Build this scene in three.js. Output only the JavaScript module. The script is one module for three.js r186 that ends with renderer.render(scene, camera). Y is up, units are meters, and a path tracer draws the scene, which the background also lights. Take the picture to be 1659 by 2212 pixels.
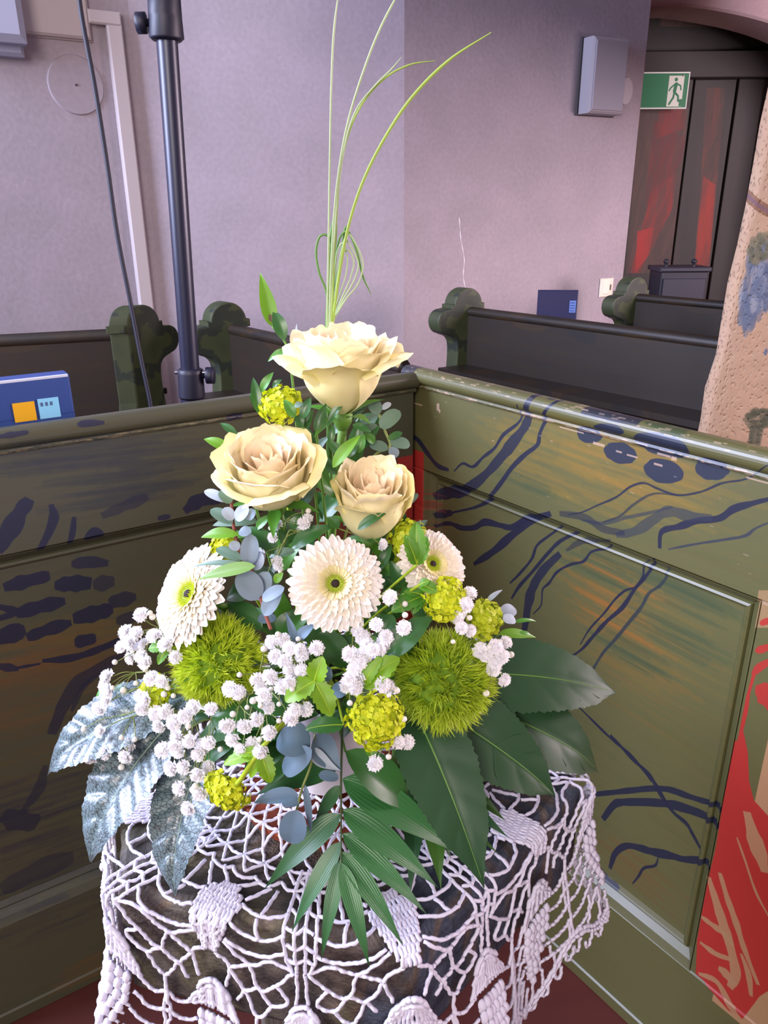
import * as THREE from 'three';
import { RectAreaLightUniformsLib } from 'three/addons/lights/RectAreaLightUniformsLib.js';
import { mergeGeometries } from 'three/addons/utils/BufferGeometryUtils.js';
import { createNoise2D, createNoise3D } from 'simplex-noise';

// ---------------------------------------------------------------- camera, light, exposure
const FOCAL = 1664, CX = 829.5, CY = 1106;                 // pixels of the 1659 x 2212 photograph
const camera = new THREE.PerspectiveCamera(2 * Math.atan(1106 / FOCAL) * 180 / Math.PI, 1659 / 2212, 0.05, 60);
camera.position.set(0, 1.38, 0);
camera.rotation.set(-21.5 * Math.PI / 180, 0, -0.4 * Math.PI / 180, 'YXZ');
camera.updateMatrixWorld(true);
const scene = new THREE.Scene();
const renderer = new THREE.WebGLRenderer({ antialias: true });
renderer.toneMapping = THREE.LinearToneMapping;
renderer.toneMappingExposure = 0.93;
renderer.shadowMap.enabled = true;
scene.background = new THREE.Color(0x8fa4c8);
RectAreaLightUniformsLib.init();
// daylight through the windows of the nave: [centre, looks at, width, height, colour, intensity]
const WINDOWS = [
  [[-3.08, 2.75, -0.6], [1, 0, 0], 1.5, 2.5, 0xd3dcff, 33],
  [[-1.0, 2.95, 3.08], [0, 0, -1], 1.8, 2.3, 0xfff3ea, 11],
  [[3.48, 1.75, -1.5], [-1, 0, 0], 1.4, 1.5, 0xf8e0e8, 32],
];

// ---------------------------------------------------------------- helpers
const V = (x, y, z) => new THREE.Vector3(x, y, z);
let seedState = 7;
function rnd() { seedState = (seedState + 0x6d2b79f5) | 0; let t = Math.imul(seedState ^ (seedState >>> 15), 1 | seedState); t = (t + Math.imul(t ^ (t >>> 7), 61 | t)) ^ t; return ((t ^ (t >>> 14)) >>> 0) / 4294967296; }
const rr = (a, b) => a + (b - a) * rnd();
const reseed = (n) => { seedState = n; };
const noise2 = createNoise2D(rnd), noise3 = createNoise3D(rnd);
const lerp = (a, b, t) => a + (b - a) * t, clamp = (x, a, b) => Math.min(b, Math.max(a, x));
const smooth = (a, b, x) => { const t = clamp((x - a) / (b - a), 0, 1); return t * t * (3 - 2 * t); };
function fbm(x, y, n = 4) { let s = 0, a = 0.5; for (let i = 0; i < n; i++) { s += a * noise2(x, y); x = x * 2.03 + 17; y = y * 2.03 - 9; a *= 0.5; } return s; }
function ray(px, py) { return V((px - CX) / FOCAL, -(py - CY) / FOCAL, -1).applyQuaternion(camera.quaternion); }
function W(px, py, d) { const r = ray(px, py); return camera.position.clone().addScaledVector(r, d / -r.z); }        // the point seen at a pixel, d metres ahead
function onY(px, py, y) { const r = ray(px, py); return camera.position.clone().addScaledVector(r, (y - camera.position.y) / r.y); }   // ... on a level plane
function onPlane(px, py, p, n) { const r = ray(px, py); return camera.position.clone().addScaledVector(r, p.clone().sub(camera.position).dot(n) / r.dot(n)); }
const taken = {};
function numbered(name) { const k = taken[name] = (taken[name] ?? -1) + 1; return k ? name + '_' + String(k).padStart(3, '0') : name; }
function tag(o, label, category, group, kind) { if (label) o.userData.label = label; if (category) o.userData.category = category; if (group) o.userData.group = group; if (kind) o.userData.kind = kind; return o; }
function thing(name, label, category, pos = V(0, 0, 0), group) { const o = new THREE.Group(); o.name = numbered(name); o.position.copy(pos); scene.add(o); return tag(o, label, category, group); }
function part(parent, name, geo, material, label) {          // geometry in world axes, moved to its parent's own origin
  const m = new THREE.Mesh(geo, material); m.name = name; if (label) m.userData.label = label;
  let p = parent; while (p && p !== scene) { geo.translate(-p.position.x, -p.position.y, -p.position.z); p = p.parent; }
  parent.add(m); return m;
}
function local(parent, name, geo, material, label) { const m = new THREE.Mesh(geo, material); m.name = name; if (label) m.userData.label = label; parent.add(m); return m; }
function struct(name, geo, material, label) { const m = new THREE.Mesh(geo, material); m.name = name; m.userData.kind = 'structure'; if (label) m.userData.label = label; scene.add(m); return m; }
function std(color, roughness = 0.8, more = {}) { return new THREE.MeshStandardMaterial({ color, roughness, side: THREE.DoubleSide, ...more }); }
function phys(color, roughness = 0.8, more = {}) { return new THREE.MeshPhysicalMaterial({ color, roughness, side: THREE.DoubleSide, ...more }); }
function geom(pos, idx, uv, col) {
  const g = new THREE.BufferGeometry(); g.setAttribute('position', new THREE.Float32BufferAttribute(pos, 3));
  g.setAttribute('uv', new THREE.Float32BufferAttribute(uv || new Float32Array(pos.length / 3 * 2), 2));
  if (col) g.setAttribute('color', new THREE.Float32BufferAttribute(col, 3));
  g.setIndex(idx); g.computeVertexNormals(); return g;
}
function grid(nu, nv, f, closeU = false) {                    // f(u, v) -> Vector3, u and v from 0 to 1
  const pos = [], uv = [], idx = [];
  for (let j = 0; j <= nv; j++) for (let i = 0; i <= nu; i++) { const p = f(i / nu, j / nv); pos.push(p.x, p.y, p.z); uv.push(i / nu, j / nv); }
  for (let j = 0; j < nv; j++) for (let i = 0; i < nu; i++) { const a = j * (nu + 1) + i, b = a + 1, c = a + nu + 1, d = c + 1; idx.push(a, b, d, a, d, c); }
  return geom(pos, idx, uv);
}
function sweep(points, radius, radial = 6, flat = 1, caps = true) {   // tube through the points, radius a number or f(t); flat squeezes it into a ribbon
  const n = points.length, pos = [], idx = [], uv = []; let nrm = null;
  for (let i = 0; i < n; i++) {
    const t = points[Math.min(n - 1, i + 1)].clone().sub(points[Math.max(0, i - 1)]).normalize();
    if (!nrm) nrm = Math.abs(t.y) < 0.9 ? V(0, 1, 0) : V(1, 0, 0);
    nrm = nrm.clone().addScaledVector(t, -nrm.dot(t)).normalize(); const b = t.clone().cross(nrm);
    const r = typeof radius === 'number' ? radius : radius(i / (n - 1));
    for (let k = 0; k < radial; k++) { const a = k / radial * 2 * Math.PI, c = Math.cos(a) * r, s = Math.sin(a) * r * flat; pos.push(points[i].x + nrm.x * c + b.x * s, points[i].y + nrm.y * c + b.y * s, points[i].z + nrm.z * c + b.z * s); uv.push(k / radial, i / (n - 1)); }
  }
  for (let i = 0; i < n - 1; i++) for (let k = 0; k < radial; k++) { const a = i * radial + k, b = i * radial + (k + 1) % radial; idx.push(a, b, b + radial, a, b + radial, a + radial); }
  if (caps) for (const e of [0, n - 1]) { for (let k = 1; k < radial - 1; k++) idx.push(...(e ? [e * radial, e * radial + k, e * radial + k + 1] : [0, k + 1, k])); }
  return geom(pos, idx, uv);
}
function spline(points, n) { return new THREE.CatmullRomCurve3(points).getPoints(n); }
function box(x0, x1, y0, y1, z0, z1, bevel = 0.003) {         // a box with chamfered edges
  const w = x1 - x0, h = y1 - y0, d = z1 - z0, b = Math.min(bevel, w / 3, h / 3, d / 3);
  const s = new THREE.Shape(); s.moveTo(x0 + b, y0 + b); s.lineTo(x1 - b, y0 + b); s.lineTo(x1 - b, y1 - b); s.lineTo(x0 + b, y1 - b); s.closePath();
  const g = new THREE.ExtrudeGeometry(s, { depth: d - 2 * b, bevelEnabled: true, bevelThickness: b, bevelSize: b, bevelSegments: 1 }); g.translate(0, 0, z0 + b); return g;
}
function extrudeAlong(profile, x0, x1) {                      // profile [[z, y] ...] carried along x; open ends are closed
  const s = new THREE.Shape(profile.map(([z, y]) => new THREE.Vector2(z, y)));
  const g = new THREE.ExtrudeGeometry(s, { depth: x1 - x0, bevelEnabled: false, curveSegments: 1 });
  g.rotateY(-Math.PI / 2); g.scale(-1, 1, 1); g.translate(x0, 0, 0);     // shape x -> z, extrusion -> x
  const ix = g.index; if (ix) { for (let i = 0; i < ix.count; i += 3) { const a = ix.getX(i); ix.setX(i, ix.getX(i + 1)); ix.setX(i + 1, a); } } else { for (const n of ['position', 'uv', 'normal']) { const a = g.attributes[n], w = a.itemSize; for (let i = 0; i < a.count; i += 3) for (let k = 0; k < w; k++) { const t = a.array[i * w + k]; a.array[i * w + k] = a.array[(i + 1) * w + k]; a.array[(i + 1) * w + k] = t; } } }
  g.computeVertexNormals(); return g;
}
function canvas(w, h) { const c = document.createElement('canvas'); c.width = w; c.height = h; return [c, c.getContext('2d')]; }
function canvasMap(c, wrap) { const t = new THREE.CanvasTexture(c); t.colorSpace = THREE.SRGBColorSpace; t.magFilter = THREE.LinearFilter; if (wrap) t.wrapS = t.wrapT = THREE.RepeatWrapping; return t; }
function noiseMap(n, f, srgb = false) {                       // f(x, y) -> [r, g, b] or grey, 0..255; x, y from 0 to 1
  const a = new Uint8Array(n * n * 4);
  for (let j = 0; j < n; j++) for (let i = 0; i < n; i++) { const v = f(i / n, j / n), k = (j * n + i) * 4; for (let c = 0; c < 3; c++) a[k + c] = clamp(Array.isArray(v) ? v[c] : v, 0, 255); a[k + 3] = 255; }
  const t = new THREE.DataTexture(a, n, n); t.magFilter = t.minFilter = THREE.LinearFilter; t.wrapS = t.wrapT = THREE.RepeatWrapping; if (srgb) t.colorSpace = THREE.SRGBColorSpace; t.needsUpdate = true; return t;
}
// tileable noise: blends four shifted copies
const tile = (f, per) => (x, y) => { const u = x * per, v = y * per; return (f(u, v) * (1 - x) * (1 - y) + f(u - per, v) * x * (1 - y) + f(u, v - per) * (1 - x) * y + f(u - per, v - per) * x * y) / Math.sqrt((1 - x) ** 2 * (1 - y) ** 2 + x ** 2 * (1 - y) ** 2 + (1 - x) ** 2 * y ** 2 + x ** 2 * y ** 2); };

// ---------------------------------------------------------------- the room
const plasterGrain = tile((x, y) => fbm(x, y, 5), 5), plasterFine = tile((x, y) => fbm(x, y, 3), 60);
const plasterMap = noiseMap(1024, (x, y) => { const v = plasterGrain(x, y), w = plasterFine(x, y), k = 214 + 9 * v + 9 * w; return [k, k * 0.965 - 1.5 * v, k * 0.985]; }, true);
const plasterBump = noiseMap(512, (x, y) => 128 + 70 * plasterGrain(x, y) + 45 * plasterFine(x, y));
const plaster = std(0xbcb6bb, 0.93, { map: plasterMap, bumpMap: plasterBump, bumpScale: 0.0015 });
const plasterWarm = std(0xc3a9a2, 0.93, { map: plasterMap, bumpMap: plasterBump, bumpScale: 0.0025 });
// a wall standing on the line a-b (plan points), with thickness away from the room
function wallSlab(a, b, h0, h1, thick, uvs = 1.6) {
  const len = Math.hypot(b[0] - a[0], b[1] - a[1]), g = new THREE.BoxGeometry(len, h1 - h0, thick);
  g.translate(len / 2, (h0 + h1) / 2, -thick / 2);
  const p = g.attributes.position, u = g.attributes.uv; for (let i = 0; i < p.count; i++) u.setXY(i, (p.getX(i) + p.getZ(i)) / uvs, p.getY(i) / uvs);
  g.rotateY(-Math.atan2(b[1] - a[1], b[0] - a[0])); g.translate(a[0], 0, a[1]); return g;
}
const HIGH = 4.6;
const K = [-0.838, -3.0], BEND = [0.085, -3.2], END = [1.13, -3.77];
struct('wall_back', wallSlab(K, BEND, 0, HIGH, 0.3), plaster);
struct('wall_nave', wallSlab(BEND, END, 0, HIGH, 0.3), plaster, 'pinkish plaster wall behind the pews');
struct('wall_corner', wallSlab([-4.2, -0.95], K, 0, HIGH, 0.3), plaster);
// walls outside the frame, with openings where the windows stand
function wallWithHole(a, b, hole) { const m = [wallSlab(a, b, 0, hole[2], 0.3), wallSlab(a, b, hole[3], HIGH, 0.3)], d = V(b[0] - a[0], 0, b[1] - a[1]), L = d.length(); d.normalize(); const at = (s) => [a[0] + d.x * s, a[1] + d.z * s]; m.push(wallSlab(a, at(hole[0]), hole[2], hole[3], 0.3), wallSlab(at(hole[1]), b, hole[2], hole[3], 0.3)); return mergeGeometries(m); }
struct('wall_left', wallWithHole([-3.2, 3.2], [-3.2, -1.6], [3.05, 4.55, 1.5, 4.0]), plaster);
struct('wall_entrance', wallWithHole([3.6, 3.2], [-3.2, 3.2], [3.7, 5.5, 1.8, 4.1]), plaster);
struct('wall_right', wallWithHole([3.6, -6.2], [3.6, 3.2], [4.0, 5.4, 1.0, 2.5]), plasterWarm);
struct('wall_far', wallSlab([0.9, -6.0], [3.7, -6.0], 0, HIGH, 0.3), plasterWarm);
struct('added_shade_block', new THREE.BoxGeometry(2.5, 1.3, 0.6).translate(0.9, 2.65, -1.75), std(0x4a4034, 0.7), 'unseen block added above the frame to shade the upper plaster wall');  // added out of view to shade the top of the nave wall
const floorTile = noiseMap(512, (x, y) => { const v = plasterGrain(x, y), w = plasterFine(x * 0.3, y * 2 % 1); return [150 + 26 * v + 14 * w, 84 + 16 * v + 8 * w, 74 + 14 * v + 8 * w]; }, true);
const floorGeo = new THREE.BoxGeometry(9, 0.2, 11); floorGeo.translate(0, -0.1, -1.4);
struct('floor', floorGeo, std(0x8f706a, 0.7, { map: floorTile }));
const ceilGeo = new THREE.BoxGeometry(9, 0.2, 11); ceilGeo.translate(0, HIGH + 0.1, -1.4);
struct('ceiling', ceilGeo, plaster);
struct('wall_doorway', wallSlab(END, [0.9, -6.0], 0, HIGH, 0.3), plasterWarm);
const frameWhite = std(0xb9b4ad, 0.6);
WINDOWS.forEach(([c, n, w, h, col, power], i) => {            // each window: deep opening, frame, glazing bars, a pane bright with the sky, and its daylight
  const g = new THREE.Group(); g.name = 'window_' + (i + 1); g.userData.kind = 'structure'; g.position.set(c[0] - n[0] * 0.2, c[1] - h / 2, c[2] - n[2] * 0.2); g.rotation.y = Math.atan2(n[0], n[2]); scene.add(g);
  local(g, 'pane', new THREE.BoxGeometry(w, h, 0.01).translate(0, h / 2, 0), std(col, 0.4, { emissive: col, emissiveIntensity: 2.0 }));
  for (const s of [-1, 1]) { local(g, 'frame', box(s > 0 ? w / 2 - 0.05 : -w / 2, s > 0 ? w / 2 : -w / 2 + 0.05, 0, h, 0.006, 0.06), frameWhite); local(g, 'frame', box(-w / 2, w / 2, s > 0 ? h - 0.05 : 0, s > 0 ? h : 0.05, 0.006, 0.05), frameWhite); }
  for (let k = 1; k < 4; k++) local(g, 'glazing_bar', box(-w / 2, w / 2, h * k / 4 - 0.012, h * k / 4 + 0.012, 0.006, 0.035), frameWhite);
  local(g, 'glazing_bar', box(-0.012, 0.012, 0, h, 0.006, 0.04), frameWhite);
  const L = new THREE.RectAreaLight(col, power, w, h); L.position.set(...c); L.lookAt(c[0] + n[0], c[1], c[2] + n[2]); L.name = 'window_daylight'; scene.add(L);
});

// ---------------------------------------------------------------- the two panelled pew fronts, painted over with rivers and pebbles
const RA = onY(870, 785, 1.10), RB = onY(1659, 970, 1.10), rightDir = RB.clone().sub(RA).normalize();
const LC = onY(0, 925, 1.093), LD = onY(537, 852, 1.093), leftDir = LD.clone().sub(LC).normalize();
// the corner where the two face lines meet
const cornerAt = (() => { const det = rightDir.x * -leftDir.z + leftDir.x * rightDir.z, dx = LD.x - RA.x, dz = LD.z - RA.z, s = (dx * -leftDir.z + leftDir.x * dz) / det; return RA.clone().addScaledVector(rightDir, s); })();
const zoom = (ox, oy, k) => (p) => [ox + p[0] / k, oy + p[1] / k];
const Z5 = zoom(880, 560, 2.13), Z6 = zoom(1100, 1100, 2.968), Z7 = zoom(1150, 1600, 3.26), Z3 = zoom(0, 560, 2.9625), Z8 = zoom(0, 1000, 2.9625), Z9 = zoom(0, 1600, 3.614);
function paintedFront(dir, s0, s1, draw, ground, tones) {                   // a canvas in metres along and up the face: everything on the face shares it
  const n = dir.clone().cross(V(0, 1, 0)), PX = 1680, Wp = Math.min(2048, Math.round((s1 - s0) * PX)), Hp = Math.round(1.12 * PX), [c, x] = canvas(Wp, Hp);
  const kx = Wp / (s1 - s0), ky = Hp / 1.12;
  const at = (p) => { const q = onPlane(p[0], p[1], cornerAt, n); return [(q.clone().sub(cornerAt).dot(dir) - s0) * kx, Hp - q.y * ky]; };
  x.fillStyle = ground; x.fillRect(0, 0, Wp, Hp);
  const streak = (cx, cy, w, h, col, al, k, tilt = 0) => { for (let i = 0; i < k; i++) { const a = rr(0, 6.28), q = Math.sqrt(rnd()); x.globalAlpha = al * rr(0.3, 1); x.strokeStyle = col; x.lineWidth = rr(3, 16); x.lineCap = 'round'; const X = cx + Math.cos(a) * q * w, Y = cy + Math.sin(a) * q * h, l = rr(30, 150); x.beginPath(); x.moveTo(X - l, Y - l * tilt); x.quadraticCurveTo(X, Y + rr(-8, 8), X + l, Y + l * tilt); x.stroke(); } x.globalAlpha = 1; };
  for (const col of tones) streak(Wp / 2, Hp / 2, Wp * 0.75, Hp * 0.75, col, 0.16, 420);
  const patch = (z, p, w, h, col, al = 0.12, k = 90) => { const q = at(z(p)); streak(q[0], q[1], w, h, col, al, k, 0.05); };
  const stroke = (z, pts, width, col = '#1d2136', al = 0.92, taper = true) => {
    const P = spline(pts.map((p) => { const q = at(z(p)); return V(q[0], q[1], 0); }), pts.length * 14), a0 = at(z(pts[0])), a1 = at(z([pts[0][0] + width, pts[0][1]])), wid = Math.max(5, Math.hypot(a1[0] - a0[0], a1[1] - a0[1]));
    x.fillStyle = col; x.globalAlpha = al; const L = [], R = [];
    P.forEach((p, i) => { const q = P[Math.min(P.length - 1, i + 1)], o = P[Math.max(0, i - 1)], tx = q.x - o.x, ty = q.y - o.y, l = Math.hypot(tx, ty) || 1, t = i / (P.length - 1), w = wid / 2 * (taper ? 0.35 + 0.65 * Math.pow(Math.sin(Math.PI * clamp(t, 0.03, 0.97)), 0.5) : 1) * (1 + 0.22 * noise2(i * 0.05, pts[0][0])); L.push([p.x - ty / l * w, p.y + tx / l * w]); R.push([p.x + ty / l * w, p.y - tx / l * w]); });
    x.beginPath(); [...L, ...R.reverse()].forEach((p, i) => (i ? x.lineTo(...p) : x.moveTo(...p))); x.closePath(); x.fill(); x.globalAlpha = 1;
  };
  const poly = (z, pts, col, al = 1) => { x.globalAlpha = al; x.fillStyle = col; x.beginPath(); pts.forEach((p, i) => { const q = at(z(p)); i ? x.lineTo(...q) : x.moveTo(...q); }); x.closePath(); x.fill(); x.globalAlpha = 1; };
  const rect = (a, b, h0, h1, col) => { x.fillStyle = col; x.fillRect((a - s0) * kx, Hp - h1 * ky, (b - a) * kx, (h1 - h0) * ky); };
  const blob = (z, c, rx, ry, rot, col, al = 0.92) => poly(z, Array.from({ length: 40 }, (_, i) => { const a = i / 40 * 2 * Math.PI, k = 1 + 0.05 * noise2(Math.cos(a) * 1.3 + c[0], Math.sin(a) * 1.3), X = Math.cos(a) * rx * k, Y = Math.sin(a) * ry * k; return [c[0] + X * Math.cos(rot) - Y * Math.sin(rot), c[1] + X * Math.sin(rot) + Y * Math.cos(rot)]; }), col, al);
  draw({ blob, patch, stroke, poly, rect, streak, x, Wp, Hp, kx, ky, at });
  return canvasMap(c);
}
const NAVY = '#1d2136', DEEP = '#252b3f', RED = '#a52f28', TAN = '#a5805c';
reseed(11);
const RS0 = -0.06, RS1 = 1.14, shiftR = cornerAt.clone().sub(RA).dot(rightDir);
const rightPaint = paintedFront(rightDir, RS0, RS1, ({ blob, patch, stroke, poly, rect, streak, x, kx, ky, Hp }) => {
  patch(Z5, [800, 950], 330, 120, '#80682b', 0.2, 220); patch(Z5, [700, 800], 160, 60, '#6f6630', 0.14, 60); patch(Z5, [1000, 950], 220, 70, '#8f6a28', 0.17, 100);
  patch(Z6, [620, 650], 110, 120, '#9a5c22', 0.22, 70); patch(Z6, [820, 900], 130, 160, '#85602a', 0.16, 80); patch(Z6, [700, 1150], 130, 130, '#7a5a2b', 0.14, 60); patch(Z7, [700, 970], 100, 80, '#6b4a28', 0.16, 50);
  for (const [c, w, h] of [[[570, 440], 80, 46], [[990, 830], 50, 45], [[720, 960], 34, 45], [[1080, 600], 60, 46]]) patch(Z6, c, w, h, '#3a4a32', 0.25, 30);
  patch(Z5, [560, 1040], 50, 24, '#3f4b33', 0.2, 16);
  patch(Z7, [700, 400], 380, 330, '#4a4f2a', 0.14, 120);
  for (const [pts, w, al, col] of [
    [[[540, 660], [520, 740], [440, 810], [400, 870], [350, 910], [300, 955], [255, 940], [215, 975]], 13],
    [[[610, 600], [570, 700], [540, 770], [480, 850], [440, 900], [370, 980], [300, 1040], [200, 1080], [160, 1090]], 42, 0.85],
    [[[720, 630], [650, 720], [610, 800], [600, 850], [540, 900], [480, 960], [430, 1030], [370, 1100], [280, 1150], [160, 1180]], 20],
    [[[90, 1240], [150, 1230], [200, 1250], [260, 1250], [310, 1225], [380, 1240], [430, 1250], [520, 1200], [600, 1190]], 18],
    [[[660, 1170], [520, 1220], [430, 1290], [350, 1360], [260, 1420]], 32],
    [[[90, 1100], [160, 1085], [250, 1075]], 40], [[[90, 1190], [160, 1180]], 26],
    [[[-40, 815], [40, 825], [90, 890], [140, 950], [190, 970]], 15],
    [[[1720, 1090], [1600, 1120], [1500, 1150], [1440, 1190], [1330, 1205], [1250, 1230], [1170, 1255], [1160, 1330]], 38],
    [[[1400, 1190], [1290, 1180], [1200, 1160], [1130, 1200], [1050, 1250], [960, 1270]], 52, 0.6, '#2a3140'],
    [[[1220, 1140], [1100, 1170], [1000, 1190], [900, 1215], [800, 1200]], 17, 0.6, '#2a3140'],
    [[[1700, 930], [1560, 1010], [1450, 1030], [1350, 1070], [1240, 1085], [1150, 1055], [1090, 1030], [1030, 1045], [960, 1095], [880, 1130], [800, 1165], [740, 1175]], 13, 0.85],
    [[[1240, 1085], [1130, 1080], [1040, 1130], [980, 1180], [900, 1210]], 12, 0.6],
    [[[1720, 1190], [1600, 1240], [1560, 1270], [1460, 1290], [1330, 1310], [1200, 1335]], 15, 0.8, '#2a3140'],
    [[[700, 1170], [820, 1190], [900, 1240], [1000, 1260]], 30, 0.5],
  ]) stroke(Z5, pts, w, col || NAVY, al || 0.92);
  for (const [c, w, h, r] of [[[840, 805], 60, 42, 0.1], [[980, 892], 76, 48, 0.28], [[1195, 850], 132, 60, 0.2], [[1180, 975], 92, 56, 0.22], [[1405, 960], 80, 56, 0.05], [[960, 775], 72, 28, 0.12]]) blob(Z5, c, w, h, r, '#22283c');
  for (const [a, w, col] of [[[[560, 600], [640, 612], [720, 640]], 30], [[[830, 690], [960, 715], [1090, 745]], 34], [[[1110, 740], [1240, 780], [1300, 800]], 30, '#3a4a32'], [[[-60, 480], [0, 490], [60, 500]], 40]]) stroke(Z5, a, w, col || NAVY, 0.75);
  stroke(Z5, [[30, 520], [10, 600], [-40, 700]], 60, NAVY, 0.8);
  for (const [pts, w, al, col] of [
    [[[930, 320], [870, 380], [800, 470], [740, 540], [660, 660], [560, 750], [470, 850], [400, 930], [320, 985]], 24],
    [[[860, 340], [800, 390], [790, 460], [740, 530], [680, 550], [620, 600], [540, 700], [450, 800], [390, 900]], 14],
    [[[985, 370], [950, 450], [900, 520], [830, 570], [780, 660], [700, 760], [620, 860], [540, 950], [490, 1030], [440, 1120]], 22, 0.8, '#262f3a'],
    [[[640, 220], [580, 270], [460, 300], [410, 360], [330, 380], [240, 430], [190, 500], [150, 540], [140, 640], [90, 700]], 16],
    [[[260, 310], [150, 420], [90, 520], [60, 620], [40, 760], [20, 880]], 56, 0.85],
    [[[330, 100], [180, 200], [110, 260], [80, 340], [0, 440], [-60, 500]], 17],
    [[[430, 150], [260, 230], [180, 310], [80, 430], [0, 520], [-50, 600]], 22],
    [[[650, 200], [520, 220], [400, 230], [300, 290]], 34, 0.5],
    [[[380, 1300], [480, 1400], [560, 1480], [640, 1550], [720, 1620], [800, 1720], [850, 1790]], 15],
  ]) stroke(Z6, pts, w, col || NAVY, al || 0.92);
  for (const [pts, w] of [
    [[[480, 0], [560, 90], [640, 180], [740, 270], [800, 360], [850, 450], [930, 560], [1020, 640], [1060, 710], [1130, 840]], 26],
    [[[300, 440], [400, 420], [500, 410], [650, 395], [780, 385], [900, 395], [1000, 430], [1150, 480], [1250, 490], [1340, 480]], 30],
    [[[430, 600], [520, 490], [600, 480], [850, 490], [950, 510], [1100, 560], [1200, 600], [1320, 600]], 44],
    [[[480, 950], [520, 840], [600, 790], [700, 810], [800, 840], [900, 860], [1000, 890], [1110, 895], [1250, 890]], 38],
    [[[820, 880], [800, 930], [720, 950], [680, 1010], [640, 1060]], 16],
    [[[400, 940], [470, 1020], [560, 1090]], 30],
  ]) stroke(Z7, pts, w, NAVY, 0.9);
  // the two stiles: red and tan flames
  const tanTop = Z6([1610, 620]);
  rect(0.845 - shiftR - 0.045, RS1, 0.2, 0.905, TAN);
  poly(Z6, [[1600, 520], [1700, 520], [1700, 760], [1560, 760]], '#8e7450');
  streak((0.93 - shiftR - RS0) * kx, Hp - 0.5 * ky, 120, 420, '#b08a66', 0.16, 90); streak((0.93 - shiftR - RS0) * kx, Hp - 0.7 * ky, 120, 220, '#8a7a52', 0.14, 60);
  stroke(Z6, [[1610, 740], [1640, 722], [1720, 715]], 36, RED); stroke(Z6, [[1580, 915], [1640, 890], [1720, 870]], 46, RED); stroke(Z6, [[1560, 1060], [1610, 1010], [1720, 950]], 40, RED);
  stroke(Z6, [[1610, 1120], [1660, 1200], [1700, 1290]], 150, RED);
  poly(Z6, [[1560, 1050], [1580, 1060], [1545, 1180], [1530, 1300], [1500, 1420], [1530, 1560], [1540, 1790], [1395, 1790], [1440, 1600], [1480, 1400], [1520, 1200]], RED);
  poly(Z7, [[1420, 0], [1490, 0], [1480, 150], [1530, 300], [1560, 420], [1760, 640], [1760, 1700], [1600, 1800], [1480, 1960], [1380, 1900], [1150, 1640], [1160, 1400], [1230, 1000], [1290, 760], [1340, 440]], RED);
  for (const [pts, w] of [[[[1510, 500], [1555, 660], [1600, 800], [1640, 930]], 100], [[[1320, 930], [1370, 1100], [1430, 1270], [1490, 1460], [1590, 1720]], 44], [[[1240, 960], [1290, 1120], [1340, 1280], [1390, 1440], [1430, 1640], [1390, 1740]], 66], [[[1190, 1240], [1270, 1300], [1350, 1360], [1410, 1440]], 40], [[[1180, 1420], [1290, 1500], [1400, 1540]], 34], [[[1170, 1640], [1300, 1700], [1400, 1880], [1480, 1990]], 44], [[[1440, 680], [1500, 850], [1580, 1080], [1700, 1300]], 18], [[[1470, 1500], [1520, 1640], [1540, 1800]], 34], [[[1310, 1600], [1360, 1640], [1420, 1720]], 60]]) stroke(Z7, pts, w, TAN, 0.9);
  rect(RS0, 0.067 - shiftR, 0.2, 0.935, RED); patch(Z5, [20, 1150], 30, 90, '#c24a3a', 0.3, 14); patch(Z5, [30, 1050], 14, 60, '#8e1f1d', 0.3, 10);
  // worn paint along the top edge and scratches
  x.fillStyle = '#b79a86'; for (let i = 0; i < 420; i++) { const s = rr(RS0, RS1), dense = noise2(s * 9, 3) > -0.1 ? 1 : 0.25; if (rnd() > dense) continue; x.globalAlpha = rr(0.25, 0.85); x.fillRect((s - RS0) * kx, Hp - (1.0665 + rr(-0.003, 0.002)) * ky, rr(4, 34), rr(1.5, 4)); }
  for (let i = 0; i < 150; i++) { x.globalAlpha = rr(0.3, 0.7); const a = rnd() < 0.3; x.fillRect((rr(RS0, RS1) - RS0) * kx, Hp - (a ? rr(0.93, 1.05) : 1.1 - rr(0, 0.008)) * ky, rr(2, a ? 14 : 26), rr(1.5, 3)); }
  for (const [p, w, h] of [[[135, 662], 14, 26], [[145, 690], 8, 12], [[20, 655], 60, 6], [[855, 838], 40, 8], [[960, 878], 20, 5], [[1010, 895], 34, 5], [[1150, 888], 40, 6], [[1215, 905], 16, 10], [[1135, 935], 26, 6], [[1560, 1000], 60, 4], [[700, 768], 90, 4]]) { const q = Z5(p); const n = rightDir.clone().cross(V(0, 1, 0)), w3 = onPlane(q[0], q[1], cornerAt, n); x.globalAlpha = 0.8; x.fillRect((w3.clone().sub(cornerAt).dot(rightDir) - RS0) * kx, Hp - w3.y * ky, w * 0.9, h * 0.9); }
  x.globalAlpha = 1;
}, '#5a5935', ['#4d5030', '#655f35', '#545636', '#5f562d', '#484c2e']);
reseed(23);
const LS0 = -1.02, LS1 = 0.06;
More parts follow.
